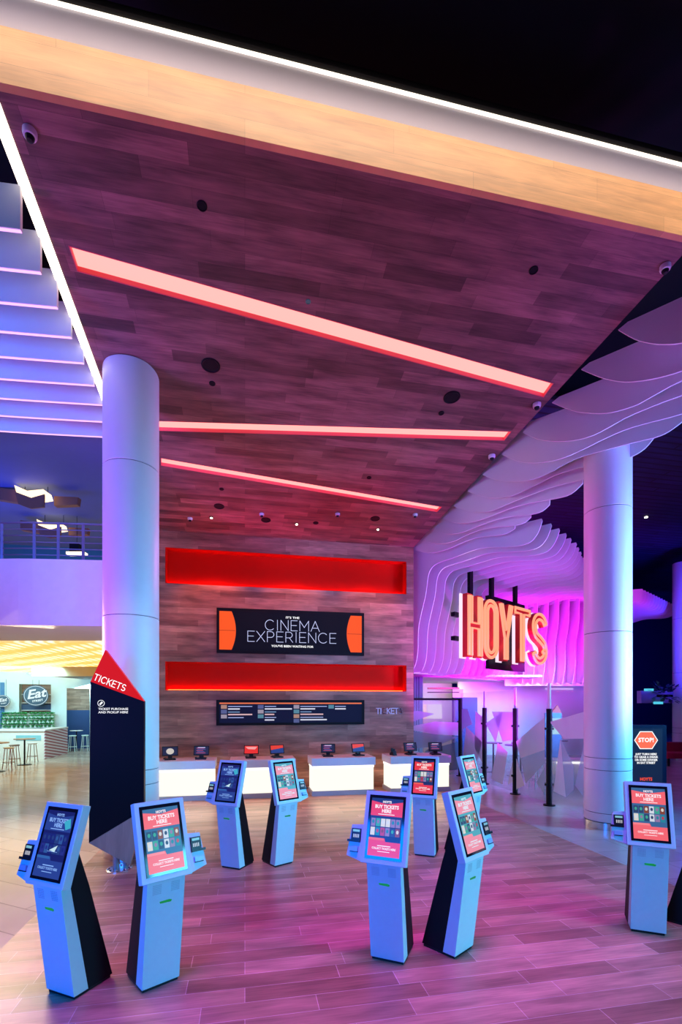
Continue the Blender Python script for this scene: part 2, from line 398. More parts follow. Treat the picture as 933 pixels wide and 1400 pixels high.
# ---------------------------------------------------------------- left baffles
for i in range(9):
    Y = 5.6 + 0.5*i; n = 24; x1 = -2.3; x0 = -8.5
    t = thing('ceiling_baffle', f'white hanging ceiling baffle left of the timber ceiling, {ORD[i]} from the front', 'ceiling baffle', (x1, Y, 7.26), 0, 'white baffles hung at upper left')
    def zb(x): return -0.115*math.sin(min(1, (x1-x)/3.2)*PI/2) + 0.02*math.sin((x-x1)*0.9)*(1 if x < x1-3 else 0)
    xs = [x1 + (x0-x1)*k/n for k in range(n+1)]
    poly = [(x-x1, zb(x)) for x in xs] + [(x-x1, zb(x)+0.46) for x in xs[::-1]]
    MB().prism(poly, 0.0, 0.055, M_rib, 'y').build('board', t)
    MB().prism([(x-x1, zb(x)-0.006) for x in xs] + [(x-x1, zb(x)-0.0005) for x in xs[::-1]], 0.012, 0.043, emit('baffle_led', (0.80, 0.42, 0.95), 1.6), 'y').build('edge_light', t)

# ---------------------------------------------------------------- ribs on the right
W = Vector((0.799, 0.602)); R = Vector((0.602, -0.799))
def rib_mesh(poly, th=0.028):
    """poly in (s,z); plate lies in plane of R, thickness along W"""
    mb = MB(); mb.M = frame((0,0,0), (R.x, R.y, 0), (0, 0, 1), (W.x, W.y, 0))
    mb.prism(poly, 0, th, M_rib, 'z')
    return mb
def smoothpts(p, k=3):
    out = []
    for i in range(len(p)-1):
        p0 = p[max(0,i-1)]; p1 = p[i]; p2 = p[i+1]; p3 = p[min(len(p)-1,i+2)]
        for j in range(k):
            t = j/k
            out.append(tuple(0.5*((2*p1[a]) + (-p0[a]+p2[a])*t + (2*p0[a]-5*p1[a]+4*p2[a]-p3[a])*t*t + (-p0[a]+3*p1[a]-3*p2[a]+p3[a])*t**3) for a in (0,1)))
    out.append(p[-1]); return out
A = [((5.25,6.02),[(0,7.67),(.2,7.44),(.37,7.3),(.55,7.19),(.75,7.11),(1.1,7.03),(1.6,7.02),(2.2,7.06),(2.9,7.06),(3.3,7.12),(3.6,7.5)]),
((5.19,6.72),[(0,7.57),(.29,7.31),(.54,7.14),(.75,7.05),(1.02,6.98),(1.31,6.95),(1.7,6.98),(2.3,7.03),(3.0,7.0),(3.4,7.08),(3.65,7.4)]),
((5.17,7.43),[(0,7.48),(.3,7.23),(.52,7.1),(.85,6.96),(1.21,6.92),(1.44,6.96),(1.84,7.04),(2.4,7.02),(3.0,6.96),(3.4,7.05),(3.65,7.35)]),
((5.09,8.19),[(0,7.38),(.25,7.17),(.54,7.02),(.87,6.91),(1.2,6.88),(1.5,6.94),(1.79,7.0),(2.45,7.03),(3.0,6.95),(3.35,7.0),(3.6,7.2)]),
((5.04,8.84),[(0,7.29),(.3,7.06),(.61,6.92),(.9,6.85),(1.18,6.83),(1.5,6.87),(1.9,6.94),(2.28,6.97),(2.96,6.92),(3.3,6.96),(3.55,7.12)]),
((4.98,9.53),[(0,7.2),(.32,6.99),(.74,6.83),(1.06,6.78),(1.36,6.8),(1.66,6.88),(1.98,6.92),(2.8,6.88),(3.12,6.85),(3.32,6.88),(3.5,6.97)]),
((4.95,10.17),[(0,7.12),(.31,6.93),(.64,6.79),(1.01,6.73),(1.53,6.81),(1.92,6.89),(2.41,6.88),(3.0,6.8),(3.26,6.81),(3.44,6.88),(3.58,7.02)]),
((4.89,10.79),[(0,7.03),(.27,6.86),(.66,6.71),(.97,6.67),(1.41,6.73),(1.95,6.79),(2.35,6.81),(2.85,6.78),(3.28,6.76),(3.53,6.83),(3.72,6.98)]),
((4.84,11.35),[(0,6.96),(.3,6.77),(.63,6.67),(.94,6.65),(1.32,6.68),(1.77,6.73),(2.24,6.72),(2.72,6.67),(3.02,6.68),(3.25,6.83)]),
((4.8,11.92),[(0,6.89),(.3,6.7),(.61,6.61),(.97,6.6),(1.35,6.65),(1.77,6.68),(2.12,6.66),(2.55,6.59),(2.81,6.6),(2.97,6.7)]),
((4.76,12.52),[(0,6.81),(.28,6.65),(.68,6.55),(1.0,6.55),(1.31,6.62),(1.67,6.66),(2.12,6.63),(2.55,6.56),(2.77,6.56),(2.94,6.65)]),
((4.72,13.1),[(-.1,6.75),(.33,6.56),(.72,6.48),(1.13,6.5),(1.45,6.56),(1.92,6.61),(2.41,6.55),(2.7,6.53),(2.92,6.6)]),
((4.74,13.6),[(-.1,6.6),(.18,6.5),(.61,6.43),(.97,6.46),(1.48,6.57),(1.92,6.62),(2.44,6.58),(2.93,6.53),(3.2,6.58)])]
for i, (p0, pr) in enumerate(A):
    zt = pr[0][1] + 0.03
    e = pr[-1]
    up = 0.02 if i < 3 else (0.12 if i == 3 else 0.34)
    poly = smoothpts(pr) + [(e[0]+0.01, max(e[1], zt)), (min(2.4, e[0]-0.4), zt+up*0.6), (pr[0][0]+0.12 if i < 4 else pr[0][0], zt+up)]
    poly = [(s, z-zt) for s, z in poly]
    o = rib_mesh(poly).build('ceiling_rib'); o.location = (p0[0], p0[1], zt)
    tag(o, f'white wavy ceiling rib meeting the timber ceiling edge, {ORD[i]} from the front', 'ceiling rib', 'wavy ribs along the timber ceiling edge')
B1 = [(3.67,6.74),(3.57,6.48),(3.39,6.34),(3.1,6.3),(2.73,6.33),(2.37,6.38),(2.03,6.39),(1.71,6.35),(1.28,6.28),(.94,6.25),(.68,6.2),(.52,6.08),(.46,5.86),(.40,5.47),(.27,5.0),(.17,4.6),(.14,4.2),(.13,3.85),(.08,3.55),(-.03,3.31)]
NB = 22
for i in range(NB):
    st = [3.67,3.73,3.77,3.79,3.77,3.77,3.70,3.63,3.53][i] if i < 9 else 3.53 - 0.03*(i-9)
    k = st/3.67
    pr = []
    for s, z in B1:
        s2 = s if s < 0.6 else 0.6 + (s-0.6)*(st-0.6)/(3.67-0.6)
        if 0.6 < s < 3.5: z += 0.05*math.sin(i*0.28 + s*1.3) - 0.012*i*(0.5 if s > 1 else 0.3)
        elif s >= 3.5: z += 0.0
        else:
            s2 += 0.05*math.sin(i*0.35)*math.sin((z-3.31)/2.8*PI)
            if z > 5.5: z -= 0.006*i
        pr.append((s2, z))
    poly = smoothpts(pr) + [(-0.7, 3.31), (-0.7, 6.84), (pr[0][0]-0.02, 6.80)]
    poly = [(s, z-3.31) for s, z in poly]
    o = rib_mesh(poly, 0.026).build('wall_rib'); b = Vector((4.85, 13.45)) + W*(0.48*i); o.location = (b.x, b.y, 3.31)
    tag(o, f'white wavy rib curling behind the big sign, {ORD[i]} from the timber wall', 'wall rib', 'wavy ribs curling behind the big sign')
# backing behind the wall ribs
bb = Vector((4.85, 13.45)) - W*0.2 - R*0.7; be = bb + W*(0.48*NB + 0.4)
mb = MB(); mb.M = frame((bb.x, bb.y, 0), (W.x, W.y, 0), (0,0,1), (-R.x, -R.y, 0))
mb.box(0.3, 0.48*NB+0.5, 3.28, 7.4, 0.0, 0.1, M_white); struct(mb, 'wall_sign')
# second run of ribs, seen face on, right of the sign
W2 = Vector((0.981, -0.195)); R2 = Vector((-0.195, -0.981)); Bq = Vector((10.75, 17.35))
C1 = [(1.5,7.6),(1.1,7.0),(.75,6.75),(.52,6.4),(.48,6.0),(.46,5.6),(.36,5.15),(.22,4.75),(.18,4.3),(.20,3.95),(.15,3.6),(.02,3.25),(-.1,3.08)]
for i in range(9):
    sc = 1 + 0.12*math.sin(i*0.5)
    pr = smoothpts([(s*sc, z) for s, z in C1])
    poly = pr + [(-0.5, 3.2), (-0.5, 7.6)]
    mb = MB(); mb.M = frame((0,0,0), (R2.x, R2.y, 0), (0,0,1), (W2.x, W2.y, 0)); mb.prism([(s, z-3.08) for s, z in poly], 0, 0.026, M_rib, 'z')
    o = mb.build('wall_rib'); b = Bq + W2*(0.40*i); o.location = (b.x, b.y, 3.08)
    tag(o, f'white wavy wall rib right of the big sign, {ORD[i]} from the sign', 'wall rib', 'wavy wall ribs right of the big sign')
q = Bq - R2*0.5
mb = MB(); mb.M = frame((q.x, q.y, 0), (W2.x, W2.y, 0), (0,0,1), (-R2.x, -R2.y, 0)); mb.box(-0.5, 3.7, 3.05, 7.8, 0, 0.1, M_white); struct(mb, 'wall_rib_backing')
# far blue cluster of ribs
for i in range(14):
    f_ = i/13
    tipp = Vector((15.2, 16.15)).lerp(Vector((19.3, 18.6)), f_); base = Vector((14.1, 17.1)).lerp(Vector((18.4, 22.0)), f_)
    d = tipp - base; ln = d.length; d.normalize(); w3 = Vector((-d.y, d.x))
    pr = [(0.5 + (s-0.5)*(ln-0.5)/3.17 if s > 0.5 else s, z) for s, z in B1]
    poly = smoothpts(pr, 2) + [(-0.5, 3.31), (-0.5, 6.84), (pr[0][0]-0.02, 6.80)]
    mb = MB(); mb.M = frame((0,0,0), (d.x, d.y, 0), (0,0,1), (w3.x, w3.y, 0)); mb.prism([(s, z-3.31) for s, z in poly], 0, 0.03, M_rib, 'z')
    o = mb.build('wall_rib'); o.location = (base.x, base.y, 3.31)
    tag(o, f'blue-lit wavy rib between the two right columns, {ORD[i]} from the left', 'wall rib', 'far blue-lit wavy ribs')

# ---------------------------------------------------------------- big letter sign
SX = Vector((0.859, 0.511, 0)); SN = Vector((0.511, -0.859, 0))
def arc(cx, cy, rx, ry, a0, a1, n=12): return [(cx+rx*math.cos(math.radians(a0+(a1-a0)*k/n)), cy+ry*math.sin(math.radians(a0+(a1-a0)*k/n))) for k in range(n+1)]
H_ = 1.84
def letters():
    w = 0.26
    L = {}
    L['H'] = (0.0, [[(0,0),(w,0),(w,.80),(.52,.80),(.52,0),(.78,0),(.78,H_),(.52,H_),(.52,1.06),(w,1.06),(w,H_),(0,H_)]])
    outer = arc(.42,.42,.42,.42,180,360) + arc(.42,H_-.42,.42,.42,0,180)
    inner = arc(.42,.42,.15,.17,180,360) + arc(.42,H_-.42,.15,.17,0,180)
    L['O'] = (0.84, [outer, inner])
    L['Y'] = (1.72, [[(.29,0),(.57,0),(.57,.72),(.88,H_),(.62,H_),(.43,1.12),(.24,H_),(-.02,H_),(.29,.72)]])
    L['T'] = (2.64, [[(.42,0),(.72,0),(.72,H_-.27),(1.12,H_-.27),(1.12,H_),(.02,H_),(.02,H_-.27),(.42,H_-.27)]])
    cl = arc(.62,H_-.52,.42,.36,10,180,10) + [(.22,1.2),(.34,1.02),(.62,.9),(.92,.74),(1.0,.58)] + arc(.60,.50,.42,.36,0,-170,10)
    cl = smoothpts(cl, 2); wd = 0.15; lft = []; rgt = []
    for k in range(len(cl)):
        a = Vector(cl[max(0,k-1)]); b = Vector(cl[min(len(cl)-1,k+1)]); d = (b-a).normalized(); n = Vector((-d.y, d.x))
        lft.append(tuple(Vector(cl[k]) + n*wd)); rgt.append(tuple(Vector(cl[k]) - n*wd))
    L['S'] = (3.84, [lft + rgt[::-1]])
    return L
t = thing('illuminated_sign', 'large glowing coral channel letter sign HOYTS hung in front of the magenta ribs', 'sign', (6.27, 13.03, 3.68))
M_face = mat('sign_red_face', (0.75, 0.03, 0.02), 0.4)
M_sidel = mat('sign_letter_side', (0.10, 0.01, 0.015), 0.4)
M_neon = emit('coral_neon', (1.0, 0.36, 0.20), 1.15)
M_halo = emit('white_halo_edge', (1.0, 0.75, 0.95), 1.1)
Ms = frame((0,0,0), SX, (0,0,1), SN)
def inset(poly, d):
    n = len(poly); ar = sum(poly[i][0]*poly[(i+1)%n][1]-poly[(i+1)%n][0]*poly[i][1] for i in range(n)); sg = 1 if ar > 0 else -1; out = []
    for i in range(n):
        a = Vector(poly[i-1]); p = Vector(poly[i]); b = Vector(poly[(i+1)%n])
        if (p-a).length < 1e-5 or (b-p).length < 1e-5: out.append(tuple(p)); continue
        d1 = (p-a).normalized(); d2 = (b-p).normalized(); n1 = Vector((-d1.y, d1.x))*sg; n2 = Vector((-d2.y, d2.x))*sg
        m = (n1+n2)
        if m.length < 0.2: out.append(tuple(p+n1*d)); continue
        m.normalize(); out.append(tuple(p + m*(d/max(0.45, m.dot(n1)))))
    return out
for ch, (x0, polys) in letters().items():
    def ring(mb, polys, z0, z1, m):
        if len(polys) == 1: mb.prism(polys[0], z0, z1, m, 'z')
        else:
            a, b = polys; n = len(a)
            vs = [(p[0], p[1], z) for z in (z0, z1) for q in (a, b) for p in q]
            fs = []
            for i in range(n):
                j = (i+1) % n
                fs += [(i, j, n+j, n+i), (2*n+i, 3*n+i, 3*n+j, 2*n+j), (i, 2*n+i, 2*n+j, j), (n+i, n+j, 3*n+j, 3*n+i)]
            mb.add(vs, fs, m)
    T = Matrix.Translation((SX.x*x0, SX.y*x0, 0)) @ Ms
    mb = MB(); mb.M = T; ring(mb, polys, -0.10, 0.06, M_face)
    lt = mb.build('letter_' + ch.lower(), t)
    mb = MB(); mb.M = T
    pb = [inset(polys[0], -0.03)] + ([inset(polys[1], 0.03)] if len(polys) > 1 else [])
    ring(mb, pb, -0.20, -0.17, M_halo); mb.build('halo_backplate', lt)
    mb = MB(); mb.M = T
    for k, p in enumerate(polys):
        mb.tube([(a, b, 0.075) for a, b in inset(p, 0.054 if k == 0 else -0.05)], 0.050, M_neon, 8, True)
    mb.build('neon_outline', lt, True)
mb = MB(); mb.M = Ms; mb.box(1.75, 4.1, -0.25, 2.1, -0.42, -0.30, M_black); mb.build('backing_frame', t)
for hx, z0, z1 in ((0.55,1.2,2.75),(1.75,1.5,2.75),(3.25,2.0,2.75)):
    mb = MB(); mb.M = Ms; mb.box(hx, hx+0.16, z0, z1, -0.30, -0.20, M_black); mb.build('hanger', t)
for zz in (0.55, 1.25):
    mb = MB(); mb.M = Ms; mb.box(-0.22, 0.1, zz-.06, zz+.06, -0.35, -0.21, M_black); mb.build('bracket', t)
area('sign_coral_glow', (8.9, 14.2, 4.6), (9.6, 12.8, 3.5), (1.0, 0.35, 0.2), 12, 4, 1.5)

# ---------------------------------------------------------------- ceiling fittings
def on_ceiling(x, y): return (x, y, cz(y))
def dome(x, y, label, s=1.0):
    t = thing('security_camera', label, 'security camera', on_ceiling(x, y), 0, 'dome cameras under the timber ceiling')
    MB().lathe([(0.085*s, 0), (0.085*s, -0.05*s), (0.075*s, -0.075*s), (0.05*s, -0.08*s)], (0,0,0), M_white, 20).build('housing', t, True)
    MB().lathe([(0.056*s, -0.075*s), (0.054*s, -0.10*s), (0.035*s, -0.128*s), (0.01*s, -0.136*s)], (0,0,0), M_plast, 20).build('dome_lens', t, True)
dome(-2.02, 5.12, 'white dome camera at the front left corner of the timber ceiling', .75)
dome(5.16, 5.14, 'white dome camera at the front right corner of the timber ceiling', .75)
dome(4.93, 7.50, 'white dome camera on the right ceiling edge beyond the widest light strip', .8)
dome(4.85, 8.90, 'white dome camera on the right ceiling edge beyond the middle light strip', .8)
dome(-1.31, 12.26, 'small white dome camera near the wall, leftmost of its row', .7)
dome(0.40, 11.80, 'small white dome camera near the wall, second from left', .7)
dome(2.21, 11.53, 'small white dome camera near the wall, third from left', .7)
dome(4.10, 11.28, 'small white dome camera near the wall, rightmost of its row', .7)
def disc(x, y, r, label, cat, grp, m=M_black, name='ceiling_speaker'):
    o = MB().lathe([(r, 0.0), (r, -0.008), (r*0.86, -0.012), (r*0.8, -0.004)], (0,0,0), m, 28).build(name, None, True)
    o.location = on_ceiling(x, y); tag(o, label, cat, grp)
    o.rotation_euler = (-math.atan(SL), 0, 0)
for x, y, r, lb in ((-0.51,7.60,.14,'left round black speaker between first and middle light strips'),(3.41,7.60,.14,'right round black speaker between first and middle light strips'),
    (-0.59,11.62,.12,'black round speaker near the wall at left'),(0.51,12.09,.12,'black round speaker near the wall at centre left'),(3.18,11.63,.12,'black round speaker near the wall at right')):
    disc(x, y, r, lb, 'speaker', 'round ceiling speakers')
for x, y, r, lb in ((-0.46,5.47,.055,'small black ceiling fitting near the fascia, left'),(3.55,5.47,.055,'small black ceiling fitting near the fascia, right'),(-0.51,7.95,.05,'small black fitting just behind the left round speaker'),(3.38,7.97,.05,'small black fitting just behind the right round speaker'),
    (-0.5,10.9,.05,'small black fitting behind the rear light strip, left'),(2.6,10.0,.05,'small black fitting ahead of the rear light strip, right'),(1.75,12.05,.07,'small black fitting near the wall at centre')):
    disc(x, y, r, lb, 'ceiling fitting', 'small black ceiling fittings', name='sprinkler_cap')
M_dl = emit('downlight_lens', (1.0, 0.8, 0.6), 12)
for x, y, lb in ((-0.80,12.15,'tiny bright ceiling downlight near the wall, left'),(1.28,12.16,'tiny bright ceiling downlight near the wall, centre'),(3.39,12.12,'tiny bright ceiling downlight near the wall, right')):
    t = thing('downlight', lb, 'downlight', on_ceiling(x, y), 0, 'small ceiling downlights near the wall')
    MB().lathe([(0.05,0),(0.05,-0.012),(0.035,-0.014)], (0,0,0), M_black, 16).build('trim_ring', t)
    MB().lathe([(0.028,-0.014),(0.026,-0.03),(0.01,-0.034)], (0,0,0), M_dl, 12).build('lens', t)
    spot('downlight_beam', (x, y, cz(y)-0.06), (x, 12.75, 2.0), (1.0, 0.28, 0.18), 260, 80)
disc(0.82, 6.35, 0.035, 'tiny coloured sensor in the ceiling beside the widest strip', 'sensor', 'small ceiling sensors', mat('sensor_green', (0.1,0.4,0.2), .3), 'ceiling_sensor')

# ---------------------------------------------------------------- wall screens and lettering
M_navyscr = emit('screen_navy', (0.002, 0.003, 0.010), 0.8, .03)
M_txt = emit('screen_white', (1, 1, 1), 1.1)
M_txt_b = emit('screen_white_blue', (0.62, 0.66, 1.0), 1.0)
M_org = emit('screen_orange', (1.0, 0.10, 0.015), 1.0, .03)
def wallframe(x, z, y=13.0): return frame((x, y, z), (1,0,0), (0,0,1), (0,-1,0))
GL = {'C': (0.95, [arc(.5,.5,.47,.5,45,315,16)]), 'I': (0.25, [[(.12,0),(.12,1)]]), 'N': (0.85, [[(.06,0),(.06,1),(.78,0),(.78,1)]]),
 'E': (0.72, [[(.68,0),(.06,0),(.06,1),(.68,1)],[(.06,.52),(.6,.52)]]), 'M': (1.0, [[(.06,0),(.06,1),(.5,.35),(.94,1),(.94,0)]]),
 'A': (0.9, [[(.02,0),(.45,1),(.88,0)],[(.16,.32),(.74,.32)]]), 'X': (0.82, [[(.03,0),(.78,1)],[(.03,1),(.78,0)]]),
 'P': (0.74, [[(.06,0),(.06,1),(.38,1)] + arc(.4,.72,.28,.28,90,-90,8) + [(.06,.44)]]),
 'R': (0.78, [[(.06,0),(.06,1),(.38,1)] + arc(.4,.72,.28,.28,90,-90,8) + [(.06,.44)], [(.4,.44),(.72,0)]]),
 'T': (0.76, [[(.38,0),(.38,1)],[(.02,1),(.74,1)]]), 'K': (0.78, [[(.06,0),(.06,1)],[(.72,1),(.06,.42)],[(.26,.6),(.76,0)]]),
 'S': (0.76, [arc(.38,.74,.30,.25,35,270,10) + arc(.38,.25,.32,.25,90,-145,10)]), ' ': (0.5, [])}
def lineart(mb, st, x, y, h, w, m, sx=1.0, gap=0.16, align='C', t=0.002, z=0.0):
    tot = sum(GL[c][0]*sx + gap for c in st)*h - gap*h
    cx = x - tot/2 if align == 'C' else x
    for c in st:
        gw, sts = GL[c]
        for s_ in sts: mb.stroke([(cx + p[0]*h*sx, y + p[1]*h) for p in s_], w, m, t, z)
        cx += (gw*sx + gap)*h
sx0, sx1, sz0, sz1 = -0.72, 3.22, 3.64, 4.81
t = thing('video_wall', 'wide black framed screen reading cinema experience between the red niches', 'screen', (1.25, 12.99, 3.64))
MB().box(-1.97, 1.97, -0.07, 0.0, 0, 1.17, M_black).build('frame', t)
mb = MB(); mb.M = wallframe(0, 0.585, -0.0705)
mb.box(-1.90, 1.90, -0.51, 0.51, 0, 0.002, M_navyscr)
for sg in (-1, 1):
    a = [(sg*(1.90), -0.51), (sg*1.90, 0.51)] + [(sg*(1.90 - 0.42 + 0.12*(k/8-1)**2*1.0 - 0.12 + 0.0), 0.51*(1-k/8)) for k in range(0, 17)]
    a = [(sg*1.90, -0.50), (sg*1.90, 0.50)] + [(sg*(1.50 + 0.11*((k-8)/8)**2 - 0.02), 0.50*(1-k/8)) for k in range(17)]
    mb.prism(a, 0.002, 0.003, M_org, 'z')
    mb.box(sg*1.70-0.2, sg*1.70+0.2, -0.004, 0.004, 0.003, 0.0036, M_black)
mb.text("IT'S THE", 0.075, M_txt, 0, 0.385, 0.004, 0.002, 1.35)
lineart(mb, 'CINEMA', 0, 0.04, 0.27, 0.014, M_txt_b, 1.0, 0.15, z=0.004)
lineart(mb, 'EXPERIENCE', 0, -0.27, 0.27, 0.014, M_txt_b, 1.03, 0.15, z=0.004)
mb.text("YOU'VE BEEN WAITING FOR", 0.078, M_txt, 0, -0.38, 0.004, 0.002, 1.12)
mb.build('display', t)
t = thing('menu_screen', 'long low black framed session times screen below the lower niche', 'screen', (1.25, 12.99, 1.75))
MB().box(-1.98, 1.98, -0.06, 0.0, 0, 0.67, M_black).build('frame', t)
mb = MB(); mb.M = wallframe(0, 0.335, -0.0605)
mb.box(-1.90, 1.90, -0.27, 0.27, 0, 0.002, emit('menu_navy', (0.004, 0.006, 0.035), 1.0, .03))
mb.box(-1.90, 1.90, 0.225, 0.262, 0.002, 0.003, emit('menu_orange', (0.75, 0.16, 0.06), 1))
rr = random.Random(3)
cols = ['b9c4ff', 'e8e8ff', '8fb6e8', 'f0c0c8']
for c in range(4):
    x0 = -1.88 + 0.945*c
    rows = (5, 6, 6, 2)[c]
    for k in range((3, 3, 4, 1)[c]):
        y0 = 0.20 - 0.125*k
        mb.box(x0+0.02, x0+0.17, y0-0.10, y0, 0.002, 0.003, emit('menu_art_%d' % ((c+k) % 4), [(.45,.25,.2),(.1,.12,.3),(.35,.3,.4),(.1,.25,.35)][(c+k) % 4], 0.9))
    for k in range(rows):
        y0 = 0.195 - 0.073*k; wd = rr.choice([0.25, 0.62, 0.4, 0.72, 0.3])
        mb.box(x0+0.20, x0+0.20+min(wd, .72), y0-0.045, y0-(0.01 if k % 2 else 0.025), 0.002, 0.003, emit('menu_row_%d' % (k % 4), cols[k % 4], 0.8))
mb.build('display', t)
mb = MB(); mb.M = wallframe(3.96, 2.115, 12.999); lineart(mb, 'TICKETS', 0, -0.075, 0.15, 0.022, mat('brushed_letters', (.85,.72,.78), .4), 0.86, 0.12, t=0.02)
tag(mb.build('wall_lettering'), 'small metallic TICKETS lettering on the timber wall above the right counter', 'wall lettering')

# ---------------------------------------------------------------- counters and registers
M_glow = emit('counter_glow', (1.0, 0.96, 0.80), 1.15)
M_glow2 = emit('counter_glow_top', (1.0, 0.98, 0.90), 1.7)
cl = [('glowing white ticket counter at far left, partly behind the round column', -2.24, -0.70), ('glowing white ticket counter second from left, behind the two middle-left kiosks', -0.36, 1.24),
      ('glowing white ticket counter third from left, below the menu screen', 1.64, 3.29), ('glowing white ticket counter at right, behind the rear right kiosks', 3.69, 5.36)]
for lb, x0, x1 in cl:
    cx = (x0+x1)/2; hw = (x1-x0)/2
    t = thing('ticket_counter', lb, 'counter', (cx, 12.0, 0), 0, 'glowing ticket counters')
    MB().box(-hw, hw, -0.02, 0.80, 0.75, 0.95, M_counter).build('countertop', t, bevel=0.008)
    MB().box(-hw+0.04, hw-0.04, 0.04, 0.76, 0.12, 0.69, M_glow).box(-hw+0.03, hw-0.03, 0.03, 0.77, 0.69, 0.75, M_glow2).build('light_panel', t)
    MB().box(-hw+0.01, hw-0.01, 0.0, 0.79, 0.0, 0.12, M_plinth).build('plinth', t)
    area('counter_spill', (cx, 11.97, 0.55), (cx, 9.5, 0.0), (1.0, 0.72, 0.42), 7, 1.5, 0.4)
SC = {'shark': [(.6,.55,.5),(.02,.03,.12)], 'navy': [(.10,.09,.35),(.45,.08,.2)], 'red': [(.8,.03,.03),(.9,.35,.35)], 'split': [(.75,.05,.03),(.02,.05,.25)]}
def register(x, y, rz, lb, sc):
    t = thing('register_terminal', lb, 'cash register', (x, y, 0.95), rz, 'registers on the ticket counters')
    MB().prism([(-.13,-.13),(.13,-.13),(.10,.12),(-.10,.12)], 0, 0.035, M_plast, 'z').build('base', t)
    MB().prism([(-.05,.06),(.05,.09),(.05,.14),(-.02,.16)], -.05, .05, M_plast, 'x').prism([(-.06,.035),(.08,.035),(.05,.12),(0,.16)], -.045, .045, M_plast, 'x').build('stand', t)
    mb = MB(); e = Vector((0, .30, .954)).normalized(); n = Vector((1,0,0)).cross(e)
    mb.M = frame((0, -0.05, 0.10), (1,0,0), e, n)
    mb.box(-.185, .185, 0, .235, -.03, 0, M_plast); h = mb.build('monitor', t)
    mb = MB(); mb.M = frame((0, -0.05, 0.10), (1,0,0), e, n); a, b = SC[sc]
    ma = emit('reg_a_'+sc, a, 1.0); mb2 = emit('reg_b_'+sc, b, 1.0); base = emit('reg_base', (.015,.02,.07), 1)
    mb.box(-.165, .165, .02, .215, .0005, .0015, base if sc in ('navy','shark') else ma)
    if sc == 'shark': mb.prism(arc(0,.11,.09,.075,0,360,16)[:-1], .002, .003, ma, 'z')
    elif sc == 'navy':
        for k in range(5): mb.box(-.12+.02*(k%2), .10-.03*(k%3), .05+.03*k, .066+.03*k, .002, .003, ma if k % 2 else mb2)
        mb.box(-.09, .09, .185, .2, .002, .003, M_txt_b)
    elif sc == 'red': mb.prism([(-.15,.19),(.15,.19),(.09,.12),(-.08,.13)], .002, .003, mb2, 'z')
    else: mb.prism([(-.165,.02),(.165,.02),(.165,.15),(-.165,.10)], .002, .003, mb2, 'z')
    mb.build('display', h)
    MB().tube([(-.10,-.10,.06),(-.14,-.06,.05),(-.15,.02,.02),(-.13,.08,.02)], 0.012, M_plast, 6).build('cable', t, True)
rg = [(-1.79,12.38,.15,'shark','leftmost register, pale round picture on its screen'),(-1.05,12.38,-.1,'navy','second register from left, dark screen, on the far left counter'),
      (0.16,12.38,-.1,'red','register with mostly red screen, left one on the second counter'),(0.80,12.38,.25,'split','register with tilted red screen, right one on the second counter'),
      (2.12,12.38,-.15,'navy','register with navy screen, left one on the third counter'),(2.92,12.38,.25,'split','register with red and navy screen, right one on the third counter'),
      (4.36,12.38,.1,'navy','register with navy screen on the right counter, left of its pair'),(5.04,12.30,-.1,'navy','rightmost register, at the end of the right counter')]
for x, y, rz, s, lb in rg: register(x, y, rz, 'black touch screen '+lb, s)
t = thing('card_terminal', 'small black card terminal on the left end of the right counter', 'card terminal', (3.86, 12.3, 0.95), .3)
MB().prism([(-.10,0),(.10,0),(.10,.06),(-.06,.12)], -.05, .05, M_plast, 'x').build('body', t)
MB().box(-.02, .02, .04, .08, .06, .19, M_plast).build('stem', t); MB().box(-.06, .06, .0, .03, .10, .17, M_plast).build('keypad', t)

